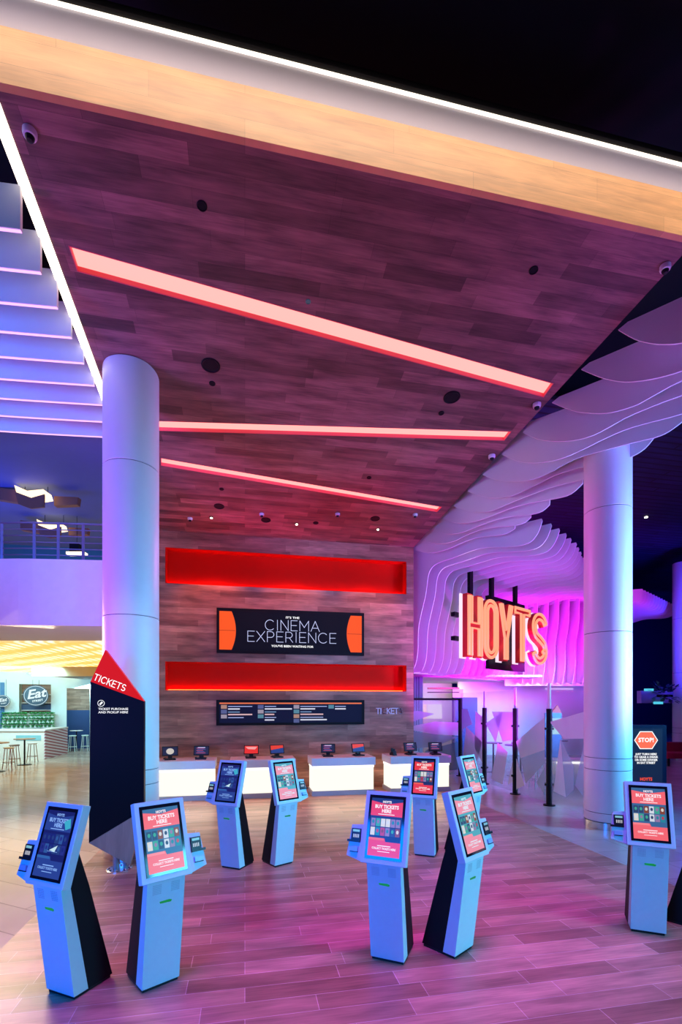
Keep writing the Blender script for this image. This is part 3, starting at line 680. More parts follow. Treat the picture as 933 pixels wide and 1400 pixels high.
# ---------------------------------------------------------------- ticket kiosks
def artwork(kind):  # pink, teal and dark sets have screen reflections mixed into the poster colours
    mb = MB()
    P = {'red': ((.80,.035,.03),(.012,.02,.09),(.85,.12,.03),(1,.9,.85)), 'pink': ((.90,.13,.16),(.04,.13,.30),(.95,.22,.25),(1,.85,.9)),
         'teal': ((.85,.28,.38),(.08,.38,.48),(.9,.3,.35),(.7,.9,1)), 'dark': ((.02,.05,.28),(.008,.012,.13),(.03,.12,.4),(.25,.45,.95))}[kind]
    r, nv, og, wt = [emit('poster_%s_%d' % (kind, k), c, 1.0) for k, c in enumerate(P)]
    w, h = 0.145, 0.50          # half width, height
    mb.box(-w, w, 0, h, 0, 0.001, nv)
    mb.prism([(-w,.345),(w,.345),(w,.475),(0,.45),(-w,.475)], .001, .002, r, 'z')
    mb.prism([(-w,0),(w,0),(w,.125),(.01,.125),(0,.155),(-w,.155)], .001, .002, r, 'z')
    mb.prism([(-w,.135),(0,.135),(-.01,.155),(-w,.155)], .002, .003, og, 'z')
    mb.text('HOYTS', .028, wt, 0, .468, .0035, .0012, .9)
    mb.text('BUY TICKETS', .042, wt, 0, .425, .0035, .0016, .88)
    mb.text('HERE', .042, wt, 0, .388, .0035, .0016, .9)
    mb.box(-.075, .075, .357, .363, .002, .003, wt)
    mb.text('COLLECT TICKETS HERE', .024, wt, 0, .066, .0035, .0008, .82)
    mb.box(-.06, .06, .085, .092, .002, .003, wt); mb.box(-.055, .055, .038, .043, .002, .003, wt)
    rr = random.Random(len(kind))
    if kind != 'dark':
        pc = [(.25,.06,.03),(.03,.06,.16),(.02,.25,.35),(.75,.72,.65),(.05,.4,.3),(.5,.05,.1),(.7,.75,.85),(.3,.2,.4)]
    else: pc = [(.01,.02,.2),(.02,.03,.26),(.03,.10,.36),(.02,.05,.22)]
    for ry in range(2):
        for cx in range(6):
            c = rr.choice(pc); m = emit('film_%s_%d' % ('d' if kind == 'dark' else 'c', pc.index(c)), c, .9)
            x0 = -w+.010+cx*.0455; y0 = .175+ry*.078
            mb.box(x0, x0+.040, y0, y0+.070, .001, .002, m)
            m2 = emit('film_%s_%d' % ('d' if kind == 'dark' else 'c', (pc.index(c)+3) % len(pc)), pc[(pc.index(c)+3) % len(pc)], .9)
            mb.prism(arc(x0+.02, y0+.04, .012, .017, 0, 360, 7)[:-1], .002, .003, m2, 'z')
    if kind == 'dark':
        mb.box(-.05,.06,.19,.193,.003,.0036,wt); mb.prism([(-.03,.20),(.05,.24),(.03,.19)],.003,.004,emit('glare_white',(.6,.85,.95),.9),'z')
        mb.prism([(.06,.42),(.12,.45),(.14,.38),(.09,.36)],.003,.004,emit('glare_teal',(.05,.45,.65),.9),'z')
    return mb
def kiosk(x, y, rz, side, kind, lb):
    t = thing('ticket_kiosk', lb, 'ticket kiosk', (x, y, 0), math.radians(rz), 'self-service ticket kiosks')
    hw = .155
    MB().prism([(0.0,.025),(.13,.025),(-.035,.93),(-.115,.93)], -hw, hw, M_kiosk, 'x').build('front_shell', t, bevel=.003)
    MB().prism([(.1305,.025),(.365,.025),(.14,.85),(.04,1.16),(-.02,1.16),(-.034,.93)], -hw+.004, hw-.004, M_black, 'x').build('rear_body', t)
    MB().box(-hw+.01, hw-.01, .012, .35, 0, .025, M_plast).build('base_plate', t)
    e = Vector((0, .18, .60)).normalized(); n = Vector((1,0,0)).cross(e); F = frame((0, -.14, .91), (1,0,0), e, n)
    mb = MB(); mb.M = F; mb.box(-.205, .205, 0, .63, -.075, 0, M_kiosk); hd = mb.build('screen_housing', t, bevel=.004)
    mb = MB(); mb.M = F; mb.box(-.168, .168, .045, .595, 0, .003, mat('screen_bezel', (.008,.008,.012), .08)); bz = mb.build('bezel', hd)
    mb = artwork(kind); S = Matrix.Translation((0, .068, .0032)); mb.v = [tuple(F @ S @ Vector(v)) for v in mb.v]; mb.build('display', hd)
    # reader box
    g = side
    mb = MB(); mb.M = F
    pts = [(g*.205,.005),(g*.345,.045),(g*.318,.315),(g*.205,.325)]
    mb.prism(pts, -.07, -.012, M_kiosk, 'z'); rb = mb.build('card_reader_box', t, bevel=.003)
    mb = MB(); mb.M = F
    mb.box(min(g*.225,g*.312), max(g*.225,g*.312), .165, .285, -.012, .002, M_plast)
    mb.box(min(g*.235,g*.300), max(g*.235,g*.300), .255, .275, .002, .003, emit('reader_cyan', (.25,.6,.75), .8))
    for k in range(4): mb.box(g*(.243+.015*k)-.004, g*(.243+.015*k)+.004, .205, .235, .002, .003, emit('reader_white', (.8,.8,.9), .7))
    mb.box(min(g*.29,g*.345), max(g*.29,g*.345), .165, .185, -.01, .006, M_plast)
    mb.build('card_terminal', rb)
    mb = MB(); mb.M = F; mb.box(min(g*.24,g*.312), max(g*.24,g*.312), .085, .125, -.012, .004, mat('reader_slot_blue', (.20,.40,.60), .3))
    mb.box(min(g*.24,g*.312), max(g*.24,g*.312), .078, .086, -.012, .008, M_plast); mb.build('ticket_slot', rb)
    # vents and sticker on the sloping front
    ev = Vector((0, -.115, .905)).normalized(); nv = Vector((1,0,0)).cross(ev)
    Mv = mat('vent_hole', (.22,.30,.36), .6)
    for sx_ in (-.075, .075):
        mb = MB(); mb.M = frame((0, 0.0, .025), (1,0,0), ev, nv)
        for r_ in range(6):
            for c_ in range(6): mb.box(sx_-.03+.012*c_-.003, sx_-.03+.012*c_+.003, .78+.014*r_, .786+.014*r_, -.001, .0012, Mv)
        mb.build('vent', t)
    mb = MB(); mb.M = frame((0, 0.0, .025), (1,0,0), ev, nv)
    mb.prism([(-.045,.695),(.045,.690),(.052,.706),(.03,.714),(-.05,.712)], 0, .0015, M_green, 'z'); mb.build('green_sticker', t)
    return t
ks = [(-1.43,4.17,-34,-1,'dark','white ticket kiosk at front far left, screen showing dark blue'),
 (-.67,4.15,31.6,1,'pink','white ticket kiosk at front left beside the wooden foot of the totem'),
 (-.20,6.93,-34,-1,'dark','small rear kiosk left of centre with nearly blank navy screen'),
 (.55,6.93,29,1,'teal','small rear kiosk left of centre with pink and teal screen'),
 (1.245,4.15,-33.7,-1,'red','front middle ticket kiosk with crisp red poster, reader on its left'),
 (1.985,4.15,32.8,1,'teal','front middle ticket kiosk facing right, washed out pink screen'),
 (2.66,6.92,-33,-1,'red','rear kiosk in front of the right counter, red and navy screen'),
 (3.40,6.92,33,1,'teal','rear kiosk facing right beside the glass balustrade, half behind another kiosk'),
 (3.965,4.15,-33,-1,'pink','front right ticket kiosk in front of the stop sign'),
 (4.70,4.15,33,1,'teal','ticket kiosk cut off by the right edge, only its black rear showing')]
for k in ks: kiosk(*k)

# ---------------------------------------------------------------- tickets totem
t = thing('totem_sign', 'tall black totem with red pointed top reading TICKETS and wooden foot', 'sign', (-1.74, 7.2, 0))
ox, oy = -1.74, 7.2
def tp(pts): return [(x-ox, z) for x, z in pts]
MB().prism(tp([(-2.09,.41),(-1.38,.83),(-1.38,2.34),(-2.07,2.61)]), -.055, .045, mat('totem_black', (.004,.004,.007), .5, spec=.1), 'y').build('black_panel', t)
MB().prism(tp([(-2.07,2.612),(-1.38,2.342),(-1.88,3.05)]), -.055, .045, emit('totem_red', (.66,.006,.003), 1.0, 0.02), 'y').build('red_peak', t)
MB().prism(tp([(-2.09,.408),(-1.56,.07),(-1.38,.828)]), -.06, .045, wood('totem_wood', (2, 0), (.38,.24,.17), (.42,.27,.19), (.3,.2,.15), 3, .3, .0, .5, grain=.25), 'y').build('wooden_foot', t)
MB().cyl((-.02,.02,.02), (-.02,.02,.5), .045, M_grey, 16).cyl((.10,.02,.02), (.10,.02,.5), .03, M_grey, 12).build('pole', t, True)
MB().lathe([(.17,0),(.17,.012),(.16,.018)], (.02,.02,0), M_chrome, 28).build('base_disc', t)
for k in range(8): MB().cyl((.02+.13*math.cos(k*PI/4), .02+.13*math.sin(k*PI/4), .018), (.02+.13*math.cos(k*PI/4), .02+.13*math.sin(k*PI/4), .035), .014, M_chrome, 8).build('bolt', t)
mb = MB(); ang = math.atan2(-.27, .69)
mb.M = frame((-1.83-ox, -.0565, 2.575), (math.cos(ang), 0, math.sin(ang)), (-math.sin(ang), 0, math.cos(ang)), (0,-1,0))
lineart(mb, 'TICKETS', 0, -.015, .085, .011, M_txt, .82, .16, t=.0015); mb.build('tickets_lettering', t)
mb = MB(); mb.M = frame((-1.85-ox, -.0565, 0), (1,0,0), (0,0,1), (0,-1,0))
mb.text('TICKET PURCHASE', .042, M_txt, -.12, 2.235, 0, .0006, 1.08, 'LEFT'); mb.text('AND PICKUP HERE', .042, M_txt, -.12, 2.19, 0, .0006, 1.08, 'LEFT')
mb.build('notice_lettering', t)
mb = MB(); mb.M = frame((-1.935-ox, -.0565, 2.315), (1,0,0), (0,0,1), (0,-1,0))
mb.stroke(arc(0,0,.042,.042,0,360,20), .006, M_txt, .0015)
mb.prism([(-.025,-.012),(-.008,-.026),(.025,.010),(.008,.026)], 0, .0015, M_txt, 'z'); mb.build('ticket_symbol', t)

# ---------------------------------------------------------------- stop sign totem
yaw = math.radians(-11.25)
t = thing('digital_sign', 'dark upright display panel with orange stop hexagon, by the right column', 'sign', (8.46, 8.9, 0), yaw)
MB().box(-.43, .40, -.05, .09, .05, 1.86, mat('stop_panel_navy', (.006,.010,.035), .3, spec=.2)).build('cabinet', t)
MB().box(-.38, .44, -.04, .14, 0, .05, M_plast).build('base_plate', t)
mb = MB(); mb.M = frame((0,-.051,0), (1,0,0), (0,0,1), (0,-1,0))
mb.box(-.37, .31, .40, 1.78, 0, .001, emit('stop_screen', (.006,.012,.05), 1))
hx = lambda rx, ry: [(-rx,0),(-rx*.52,-ry),(rx*.52,-ry),(rx,0),(rx*.52,ry),(-rx*.52,ry)]
hexo = [(x-.04, z+1.535) for x, z in hx(.255,.19)]; hexi = [(x-.04, z+1.535) for x, z in hx(.235,.172)]
mb.prism(hexo, .001, .002, M_txt, 'z'); mb.prism(hexi, .002, .003, emit('stop_orange', (1,.16,.07), 1), 'z')
mb.text('STOP!', .125, M_txt, -.04, 1.535, .004, .004, 1.0)
for k, s_ in enumerate(['JUST TURN HERE','TO GRAB A DRINK','OR SOME DINNER','IN EAT STREET']): mb.text(s_, .058, M_txt, -.04, 1.235-.062*k, .003, .0022, 1.02)
mb.text('HOYTS', .09, emit('hoyts_orange', (1,.08,.02), 1), -.04, .70, .003, .003, .9)
mb.build('display', t)

# ---------------------------------------------------------------- glass balustrade
def glassmat(name, col, tr, rough=0.05):
    m = bpy.data.materials.new(name); m.use_nodes = True; nt = m.node_tree; N = nt.nodes.new; L = nt.links.new
    b = nt.nodes['Principled BSDF']; out = nt.nodes['Material Output']
    b.inputs['Base Color'].default_value = lin(col); b.inputs['Roughness'].default_value = rough
    no = N('ShaderNodeTexNoise'); no.inputs['Scale'].default_value = 3
    mr = N('ShaderNodeMapRange'); mr.inputs['To Min'].default_value = max(0, tr-.04); mr.inputs['To Max'].default_value = min(1, tr+.04); L(no.outputs['Fac'], mr.inputs['Value'])
    tr_ = N('ShaderNodeBsdfTransparent'); mx = N('ShaderNodeMixShader'); L(mr.outputs[0], mx.inputs[0]); L(b.outputs[0], mx.inputs[1]); L(tr_.outputs[0], mx.inputs[2])
    L(mx.outputs[0], out.inputs['Surface']); return m
M_glass = glassmat('clear_glass', (.55,.75,.85), .84)
M_f1 = glassmat('frosted_film_light', (.78,.78,.84), .18, .5)
M_f2 = glassmat('frosted_film_mid', (.48,.58,.68), .42, .5)
M_f3 = glassmat('frosted_film_dark', (.22,.38,.50), .5, .5)
PY = [8.45, 9.87, 11.28, 12.9, 14.5]
pl_ = ['nearest panel, beside the column', 'second panel from the column', 'third panel from the column', 'panel farthest back along the run']
def film_tri(mb, L_, n, seed, m_list, z0, z1):
    rr = random.Random(seed)
FILMS = {
 0: [([(.15,.35),(.62,.30),(.42,1.55)],M_f1),([(.42,1.55),(.9,1.0),(.9,.5),(.62,.3)],M_f2),([(.0,1.9),(1.25,2.15),(1.25,1.6),(.55,1.55)],M_f1),([(.95,.6),(1.25,.4),(1.25,1.5)],M_f2)],
 1: [([(.02,1.35),(1.36,2.0),(1.36,1.25),(.25,.95)],M_f1),([(.25,.95),(1.36,1.25),(1.36,.95),(.5,.35)],M_f2),([(.02,.95),(.02,.12),(.45,.3)],M_f1),([(1.0,.45),(1.36,.2),(1.36,.85)],M_f2)],
 2: [([(.35,.2),(.95,.15),(1.2,1.05),(.7,1.25)],M_f1),([(.05,1.75),(.6,1.25),(.95,2.1)],M_f2),([(1.5,1.4),(.95,1.3),(.4,2.1),(1.5,2.1)],M_f2),([(1.2,.2),(1.5,.3),(1.5,1.1)],M_f1)],
 3: [([(.1,.3),(.9,.2),(1.4,1.2),(.4,1.6)],M_f1),([(.1,1.5),(.8,1.7),(.5,2.15),(.1,2.15)],M_f2),([(.95,1.0),(1.5,.5),(1.5,1.9),(1.0,2.1)],M_f1)]}
# panel local frame: x runs towards the camera side? use +Y -> -x so that x = 0 is the nearer post
for i in range(4):
    y0, y1 = PY[i]+.03, PY[i+1]-.03
    t = thing('glass_balustrade', 'clear glass balustrade with frosted facets, '+pl_[i], 'glass panel', (6.8, y0, 0), 0, 'glass balustrade panels')
    zt = 2.75 if i < 2 else 2.66
    MB().box(-.006, .006, 0, y1-y0, .05, zt, M_glass).build('pane', t)
    mb = MB(); mb.M = frame((-.0075, y1-y0, 0), (0,-1,0), (0,0,1), (-1,0,0))
    k = (y1-y0)/1.5
    for pts, m in FILMS[i]: mb.prism([((1.5-p[0]) * k if False else (y1-y0) - p[0]*k if False else p[0]*k, p[1]) for p in pts], 0, .002, m, 'z')
    mb.build('frosted_film', t)
for i, y in enumerate(PY[1:]):
    t = thing('balustrade_post', ['black balustrade post nearest the right column', 'black balustrade post second from the column', 'black balustrade post third from the column', 'farthest black balustrade post, at the corner frame'][i], 'post', (6.8, y, 0), 0, 'black balustrade posts')
    MB().cyl((0,0,.02),(0,0,2.2 if i < 3 else 2.5), .065, M_black, 20).build('shaft', t, True)
    MB().lathe([(.13,0),(.13,.02),(.12,.025)], (0,0,0), M_black, 24).build('base_flange', t)
    for zz in (.45, 1.72): MB().box(-.10, .10, -.03, .03, zz, zz+.05, M_black).build('clamp', t)
    if i < 3: MB().box(-.012, .012, -.045, .045, 2.2, 2.78-.1*i/2, mat('glass_fin_white', (.8,.78,.9), .3)).build('top_fin', t)
t = thing('glass_screen', 'framed glass screen with frosted facets behind the right counter', 'glass screen', (4.72, 14.5, 0), 0)
MB().box(0, 2.0, -.03, .03, 2.43, 2.5, M_black).build('head_rail', t); MB().box(0, 2.0, -.006, .006, .05, 2.43, M_glass).build('pane', t)
mb = MB(); mb.M = frame((0,-.0075,0), (1,0,0), (0,0,1), (0,-1,0))
for pts, m in [([(.05,1.55),(1.2,1.75),(2.0,1.72),(2.0,1.3),(1.2,1.35)],M_f1),([(.05,1.5),(2.0,1.25),(1.2,.95),(.5,.9)],M_f2),([(0,1.3),(.8,.7),(0,.2)],M_f1),([(.9,.85),(2.0,1.1),(2.0,.2),(.7,.15)],M_f3),([(0,1.6),(1.2,2.0),(.6,2.1),(0,2.0)],M_f2)]: mb.prism(pts, 0, .002, m, 'z')
mb.build('frosted_film', t)

# ---------------------------------------------------------------- lobby behind the balustrade (camera-facing block)
def rot(l, d, z=0.0):      # place by metres right of / ahead of the entrance axis
    a = math.radians(11.2516); return (l*math.cos(a)+d*math.sin(a), d*math.cos(a)-l*math.sin(a), z)
p = rot(0, 22)
mb = MB(); mb.M = frame(p, (math.cos(yaw), math.sin(yaw), 0), (-math.sin(yaw), math.cos(yaw), 0), (0,0,1))
mb.box(5.35, 12.4, 0, .2, 0, 3.4, M_white); struct(mb, 'wall_lobby')
# lit opening left part
def cbox(name, l0, l1, d0, d1, z0, z1, m):
    mb = MB(); o = rot(0,0); mb.M = frame((0,0,0), (math.cos(yaw), math.sin(yaw), 0), (-math.sin(yaw), math.cos(yaw), 0), (0,0,1)); mb.box(l0, l1, d0, d1, z0, z1, m); return mb.build(name)
def cstruct(name, *a): o = cbox(name, *a); o['kind'] = 'structure'; return o
cstruct('wall_candy_back', 3.0, 5.4, 23.5, 23.6, 0, 3.9, mat('candy_wall', (.65,.62,.60), .5))
cstruct('ceiling_candy', 2.2, 7.5, 18.0, 23.6, 3.32, 3.4, M_white)
mz = tilemat('mosaic_teal', (.35,.75,.75), (.45,.85,.85), (.1,.25,.3), .5, .12, .012, .4, .9)
t = cbox('mosaic_screen', 2.6, 3.05, 18.0, 18.1, 0.0, 3.35, mz); tag(t, 'pale teal panel with diagonal lines beside the timber wall end', 'wall panel')
lw = [(20.0,3.6,4.9,2.93,3.0,(.45,.2,.12),'brown shelf edge glimpsed beyond the corner glass screen','shelf','shelf'),
      (20.0,3.6,4.9,2.78,2.82,(.03,.03,.04),'dark shelf line glimpsed below the brown shelf edge','shelf','shelf')]
for d, l0, l1, z0, z1, c, lb, nm, cat in lw: tag(cbox('wall_shelf', l0, l1, d, d+.15, z0, z1, mat('shelf_'+str(z0), c, .5)), lb, cat)
o = cbox('menu_display', 3.45, 4.15, 23.44, 23.49, 1.6, 2.3, emit('menu_warm', (1,.75,.5), .9)); tag(o, 'warm lit menu picture seen through the corner glass screen', 'display')
o = cbox('menu_display', 4.2, 4.9, 23.44, 23.49, 1.6, 2.3, emit('menu_pale', (.9,.85,.7), .8)); tag(o, 'pale lit panel right of the warm menu picture', 'display')
o = cbox('wall_cabinet', 4.95, 5.9, 20.9, 21.2, .0, 2.6, mat('navy_cabinet', (.02,.06,.30), .4)); tag(o, 'deep blue cabinet front behind the corner post', 'cabinet')
o = cbox('neon_sign', 4.85, 5.3, 20.95, 21.0, 2.6, 2.95, emit('pink_neon', (1.0,.25,.9), 1.5)); tag(o, 'small pink glowing sign above the blue cabinet', 'sign')
o = cbox('light_bar', 9.3, 10.55, 21.94, 21.99, 2.98, 3.03, emit('violet_bar', (.75,.5,1), 1.1)); tag(o, 'thin violet light bar on the far lobby wall', 'light')
# low glowing bar
t = thing('bar_counter', 'low white bar counter with glowing top edge behind the balustrade', 'bar counter', rot(6.55, 13.9), yaw)
MB().box(-.5, 1.7, 0, .6, 0, .66, M_counter).build('body', t); MB().box(-.5, 1.7, -.03, .0, .60, .645, M_glow2).build('light_strip', t); MB().box(-.54, 1.74, -.04, .64, .66, .70, M_counter).build('top', t)
# small standing screen with red triangle
t = thing('small_totem', 'distant white screen with a red triangle on top, seen through glass', 'sign', rot(7.45, 17.0), yaw)
MB().box(-.27, .30, -.03, .05, 0, 2.0, mat('small_totem_blue', (.05,.18,.4), .4)).build('stand', t)
mb = MB(); mb.M = frame((0,-.031,0),(1,0,0),(0,0,1),(0,-1,0)); mb.box(-.25, .28, 1.25, 1.82, 0, .002, emit('small_screen', (.45,.85,.9), 1.0))
for k in range(3): mb.box(-.18, .2-.05*k, 1.5+.09*k, 1.54+.09*k, .002, .003, M_navyscr)
mb.build('display', t)
MB().prism([(-.05,2.0),(.30,2.0),(.16,2.28)], -.03, .05, mat('small_red_peak', (.7,.02,.02), .5), 'y').build('red_peak', t)
def hightable(loc, lb, grp, top=M_plast, h=.95, r=.3):
    t = thing('bar_table', lb, 'bar table', loc, 0, grp)
    MB().lathe([(r,h-.03),(r,h)], (0,0,0), top, 24).build('table_top', t); MB().cyl((0,0,.02),(0,0,h-.03), .03, M_plast, 12).build('pole', t, True); MB().lathe([(.24,0),(.24,.012),(.05,.03)], (0,0,0), M_plast, 24).build('base', t)
def stool(loc, lb, grp, seat, leg, h=.72, back=False, rz=0):
    t = thing('bar_stool', lb, 'stool', loc, rz, grp)
    MB().lathe([(.14,h-.05),(.17,h-.03),(.17,h-.01),(.15,h)], (0,0,0), seat, 20).build('seat', t, True)
    for a in (45,135,225,315):
        c, s_ = math.cos(math.radians(a)), math.sin(math.radians(a)); MB().tube([(c*.21,s_*.21,.01),(c*.13,s_*.13,h-.05)], .014, leg, 8).build('leg', t, True)
    MB().tube([(.185*math.cos(k*PI/8), .185*math.sin(k*PI/8), .25) for k in range(16)], .009, leg, 6, True).build('foot_ring', t, True)
    return t
g = 'dark tables behind the balustrade'
for l, d, lb in ((5.2,16.5,'dark bar table behind the second balustrade panel, farther back'),(5.6,15.6,'dark bar table behind the middle balustrade posts'),(6.1,16.4,'dark bar table just left of the nearest tall post'),(7.9,17.5,'dark bar table right of the nearest tall post')): hightable(rot(l, d), lb, g, h=1.0)
g = 'pale stools behind the balustrade'
for l, d, lb in ((5.35,13.2,'pale stool behind glass, left of its pair'),(5.75,13.3,'pale stool behind glass, right of its pair')): stool(rot(l, d), lb, g, M_white, M_white, .72)

# far right: beam, plants, sofa, blue items
o = cbox('wall_beam', 12.8, 16.0, 20.6, 20.9, 2.35, 2.88, mat('lilac_beam', (.5,.42,.6), .5)); tag(o, 'pale lilac bulkhead box hanging beyond the stop sign', 'bulkhead')
Mleaf = mat('dark_leaf', (.04,.12,.12), .5, noise=.4)
def foliage(mb, c, r, n, m, sz, rr):
    for k in range(n):
        a = rr.uniform(0, 2*PI); b = rr.uniform(-.6, 1); q = rr.uniform(.3, 1)*r
        d = Vector((math.cos(a)*math.cos(b), math.sin(a)*math.cos(b), math.sin(b))); p = Vector(c) + d*q
        s_ = d.cross(Vector((0,0,1))).normalized()*sz*.35; tip = d*sz + Vector((0,0,-.1*sz))
        mb.add([tuple(p), tuple(p+tip*.5+s_), tuple(p+tip), tuple(p+tip*.5-s_)], [(0,1,2,3)], m)
t = thing('hanging_plant', 'dark leafy plant hanging in front of the lilac bulkhead at far right', 'plant', rot(13.4, 20.0, 2.7))
mb = MB(); foliage(mb, (0,0,0), .55, 90, Mleaf, .22, random.Random(2)); mb.build('foliage', t); MB().box(-.3,.3,-.1,.1,-.1,.0, M_black).build('trough', t)
for l, z, lb in ((13.2,2.92,'upper small cyan light beside the hanging plant'),(13.6,2.36,'lower small cyan light under the hanging plant')):
    tag(cbox('cyan_lamp', l-.28, l+.1, 20.55, 20.6, z-.05, z+.05, emit('cyan_lamp', (.1,.7,.95), .9)), lb, 'light', 'small cyan lights at far right')
t = thing('sofa', 'red upholstered sofa at the far right edge beyond the stop sign', 'sofa', rot(13.0, 18.3), yaw)
Mred = mat('red_upholstery', (.55,.03,.08), .7)
MB().box(-.9,.9,-.35,.35,.28,.5,Mred).build('seat', t, bevel=.04); MB().box(-.9,.9,.25,.45,.3,.85,Mred).build('backrest', t, bevel=.05)
for x in (-.8,.8):
    for y in (-.3,.38): MB().box(x-.03,x+.03,y-.03,y+.03,0,.3,M_plast).build('leg', t)
for l, d, lb in ((17.6,24,'tiny bright ceiling spotlight at right, above the stop sign'),(11.2,16,'small ceiling lamp in the dark ceiling at right')):
    p = rot(l*.62, d*.72, 8.97); tag(MB().lathe([(.05,0),(.05,.03)], (0,0,0), emit('void_lamp', (1,.9,.8), 6), 12).build('ceiling_spotlight'), lb, 'light')
    COL.objects[-1].location = p

# ---------------------------------------------------------------- left: balcony, upper floor and restaurant
Mp = mat('balcony_paint', (.80,.80,.80), .5)
bp = [(-9.7,12.6),(-6.93,11.27),(-4.67,10.51),(-3.6,10.33),(-2.74,10.23),(-2.3,10.2)]
bp = smoothpts(bp, 4)
def ribbon(pts, th, z0, z1, m):
    mb = MB(); n = len(pts); out = []
    for i, p in enumerate(pts):
        a = Vector(pts[max(0,i-1)]); b = Vector(pts[min(n-1,i+1)]); d = (b-a).normalized(); out.append((p[0]-d.y*th, p[1]+d.x*th))
    mb.prism(list(pts) + out[::-1], z0, z1, m, 'z'); return mb
struct(ribbon(bp, .15, 3.86, 5.13, Mp), 'wall_balcony')
# upper floor slab / white soffit
struct(MB().prism([(p[0], p[1]+.02) for p in bp] + [(-2.56,12.6),(-9.0,15.2)], 3.84, 4.1, M_white, 'z'), 'ceiling_soffit')
struct(MB().box(-16, -2.56, 9.8, 17.0, 7.35, 7.45, mat('upper_ceiling', (.10,.14,.30), .7)), 'ceiling_upper')
struct(MB().box(-16, -2.56, 17.0, 17.2, 4.0, 7.4, mat('upper_wall_teal', (.05,.25,.30), .7)), 'wall_upper')
# railing
t = thing('balcony_railing', 'metal rail with thin horizontal bars on top of the violet balcony', 'railing', (-4.5, 11.0, 5.13))
Mr = mat('rail_metal', (.35,.30,.45), .3, .8)
off = [(p[0]+4.5, p[1]+.08-11.0) for p in bp]
for k in range(6): MB().tube([(x, y, .10+.125*k) for x, y in off], 0.012 if k < 5 else .022, Mr, 6).build('rail', t, True)
for u in (2, 6, 8, 10, 12, 14, 17): x, y = off[u]; MB().box(x-.025, x+.025, y-.012, y+.012, 0, .75, Mr).build('post', t)
# hexagonal pendant lights
def hexlamp(loc, s, lb, rz=0):
    t = thing('pendant_light', lb, 'pendant light', loc, rz, 'angular wooden pendant lights')
    Mw = mat('lamp_wood', (.30,.13,.05), .5); Ml = emit('lamp_warm', (1.0,.72,.42), 2.2)
    for (x0, x1, y0, nm) in ((-.80,-.28,.0,'left_panel'),(.30,.78,.12,'right_panel')):
        MB().prism([(x0,.18),(x1,.10),(x1,-.14),(x0,-.05)] if x0 < 0 else [(x0,.05),(x1,.03),(x1*.97,-.12),(x0,-.14)], y0, y0+.12, Mw, 'y').build(nm, t)
    MB().prism([(-.27,0),(.05,-.12),(.30,-.05),(.30,-.30),(.04,-.33),(-.20,-.24)], -.2, -.17, Mw, 'y').build('front_panel', t)
    MB().prism([(-.30,.14),(-.05,.03),(.26,.06),(.30,-.06),(.05,-.10),(-.26,.0)], -.165, .1, Ml, 'y').build('glowing_tray', t)
    for x in (-.2,.25): MB().cyl((x,0,.02),(x,0,.30 if loc[2] < 7.2 else .1), .006, M_black, 6).build('suspension_cable', t)
    t.scale = (s, s, s)
hexlamp((-4.78, 12.4, 7.14), 1.18, 'largest angular wooden pendant with glowing centre, upper left', yaw)
hexlamp((-5.0, 14.1, 7.0), 1.1, 'smaller angular pendant glowing behind the balcony railing', yaw)
t = thing('pendant_light', 'small warm light box at the right end behind the balcony railing', 'pendant light', (-4.42, 14.1, 6.3), yaw, 'angular wooden pendant lights')
MB().box(-.24,.24,-.1,.1,0,.07, emit('lamp_warm2', (1,.8,.55), 2)).build('glowing_tray', t); MB().box(-.15,.10,-.1,.1,.07,.28,M_black).build('housing', t); MB().cyl((0,0,.28),(0,0,1.05),.006,M_black,6).build('suspension_cable', t)

# glowing perforated ceiling over the restaurant
m = bpy.data.materials.new('perforated_glow'); m.use_nodes = True; nt = m.node_tree; N = nt.nodes.new; L = nt.links.new; b = nt.nodes['Principled BSDF']
tc = N('ShaderNodeTexCoord'); vo = N('ShaderNodeTexVoronoi'); vo.inputs['Scale'].default_value = 2.4; vo.inputs['Randomness'].default_value = 0.15; mpp = N('ShaderNodeMapping'); mpp.inputs['Rotation'].default_value = (0,0,.196); mpp.inputs['Scale'].default_value = (1.5,.28,1); L(tc.outputs['Object'], mpp.inputs[0]); L(mpp.outputs[0], vo.inputs['Vector'])
cr = N('ShaderNodeValToRGB'); cr.color_ramp.elements[0].position = .15; cr.color_ramp.elements[0].color = (1,.92,.62,1); cr.color_ramp.elements[1].position = .42; cr.color_ramp.elements[1].color = (.70,.42,.04,1)
L(vo.outputs['Distance'], cr.inputs[0]); L(cr.outputs[0], b.inputs['Emission Color']); b.inputs['Emission Strength'].default_value = 1.25
b.inputs['Base Color'].default_value = (.8,.7,.5,1)
def wedge(d0, d1, z0, z1, m, ll=-16.0):
    """slab under the upper floor, cut off at the side wall x = -2.56"""
    a = rot(ll, d0); b = rot(ll, d1); ca_, sa_ = math.cos(math.radians(11.2516)), math.sin(math.radians(11.2516))
    l0 = (-2.56 - d0*sa_)/ca_; l1 = (-2.56 - d1*sa_)/ca_; c = rot(l1, d1); e_ = rot(l0, d0)
    return MB().prism([a[:2], e_[:2], c[:2], b[:2]], z0, z1, m, 'z')
mb = wedge(11.7, 24.0, 3.80, 3.835, m)
o = mb.build('luminous_ceiling'); o['kind'] = 'structure'; o.name = 'ceiling_luminous'
Mcream = emit('cream_bulkhead', (1.0,.72,.42), .85)
struct(wedge(19.2, 19.35, 3.42, 3.795, mat('cream_board', (.50,.38,.22), .5), -12.3), 'trim_2')
struct(wedge(19.35, 27.5, 3.52, 3.56, tilemat('woven_soffit', (.35,.22,.15), (.5,.35,.25), (.15,.1,.1), .2, .1, .02, .6, .8), -12.6), 'ceiling_patterned')
Mteal = mat('restaurant_white', (.72,.85,.86), .5)
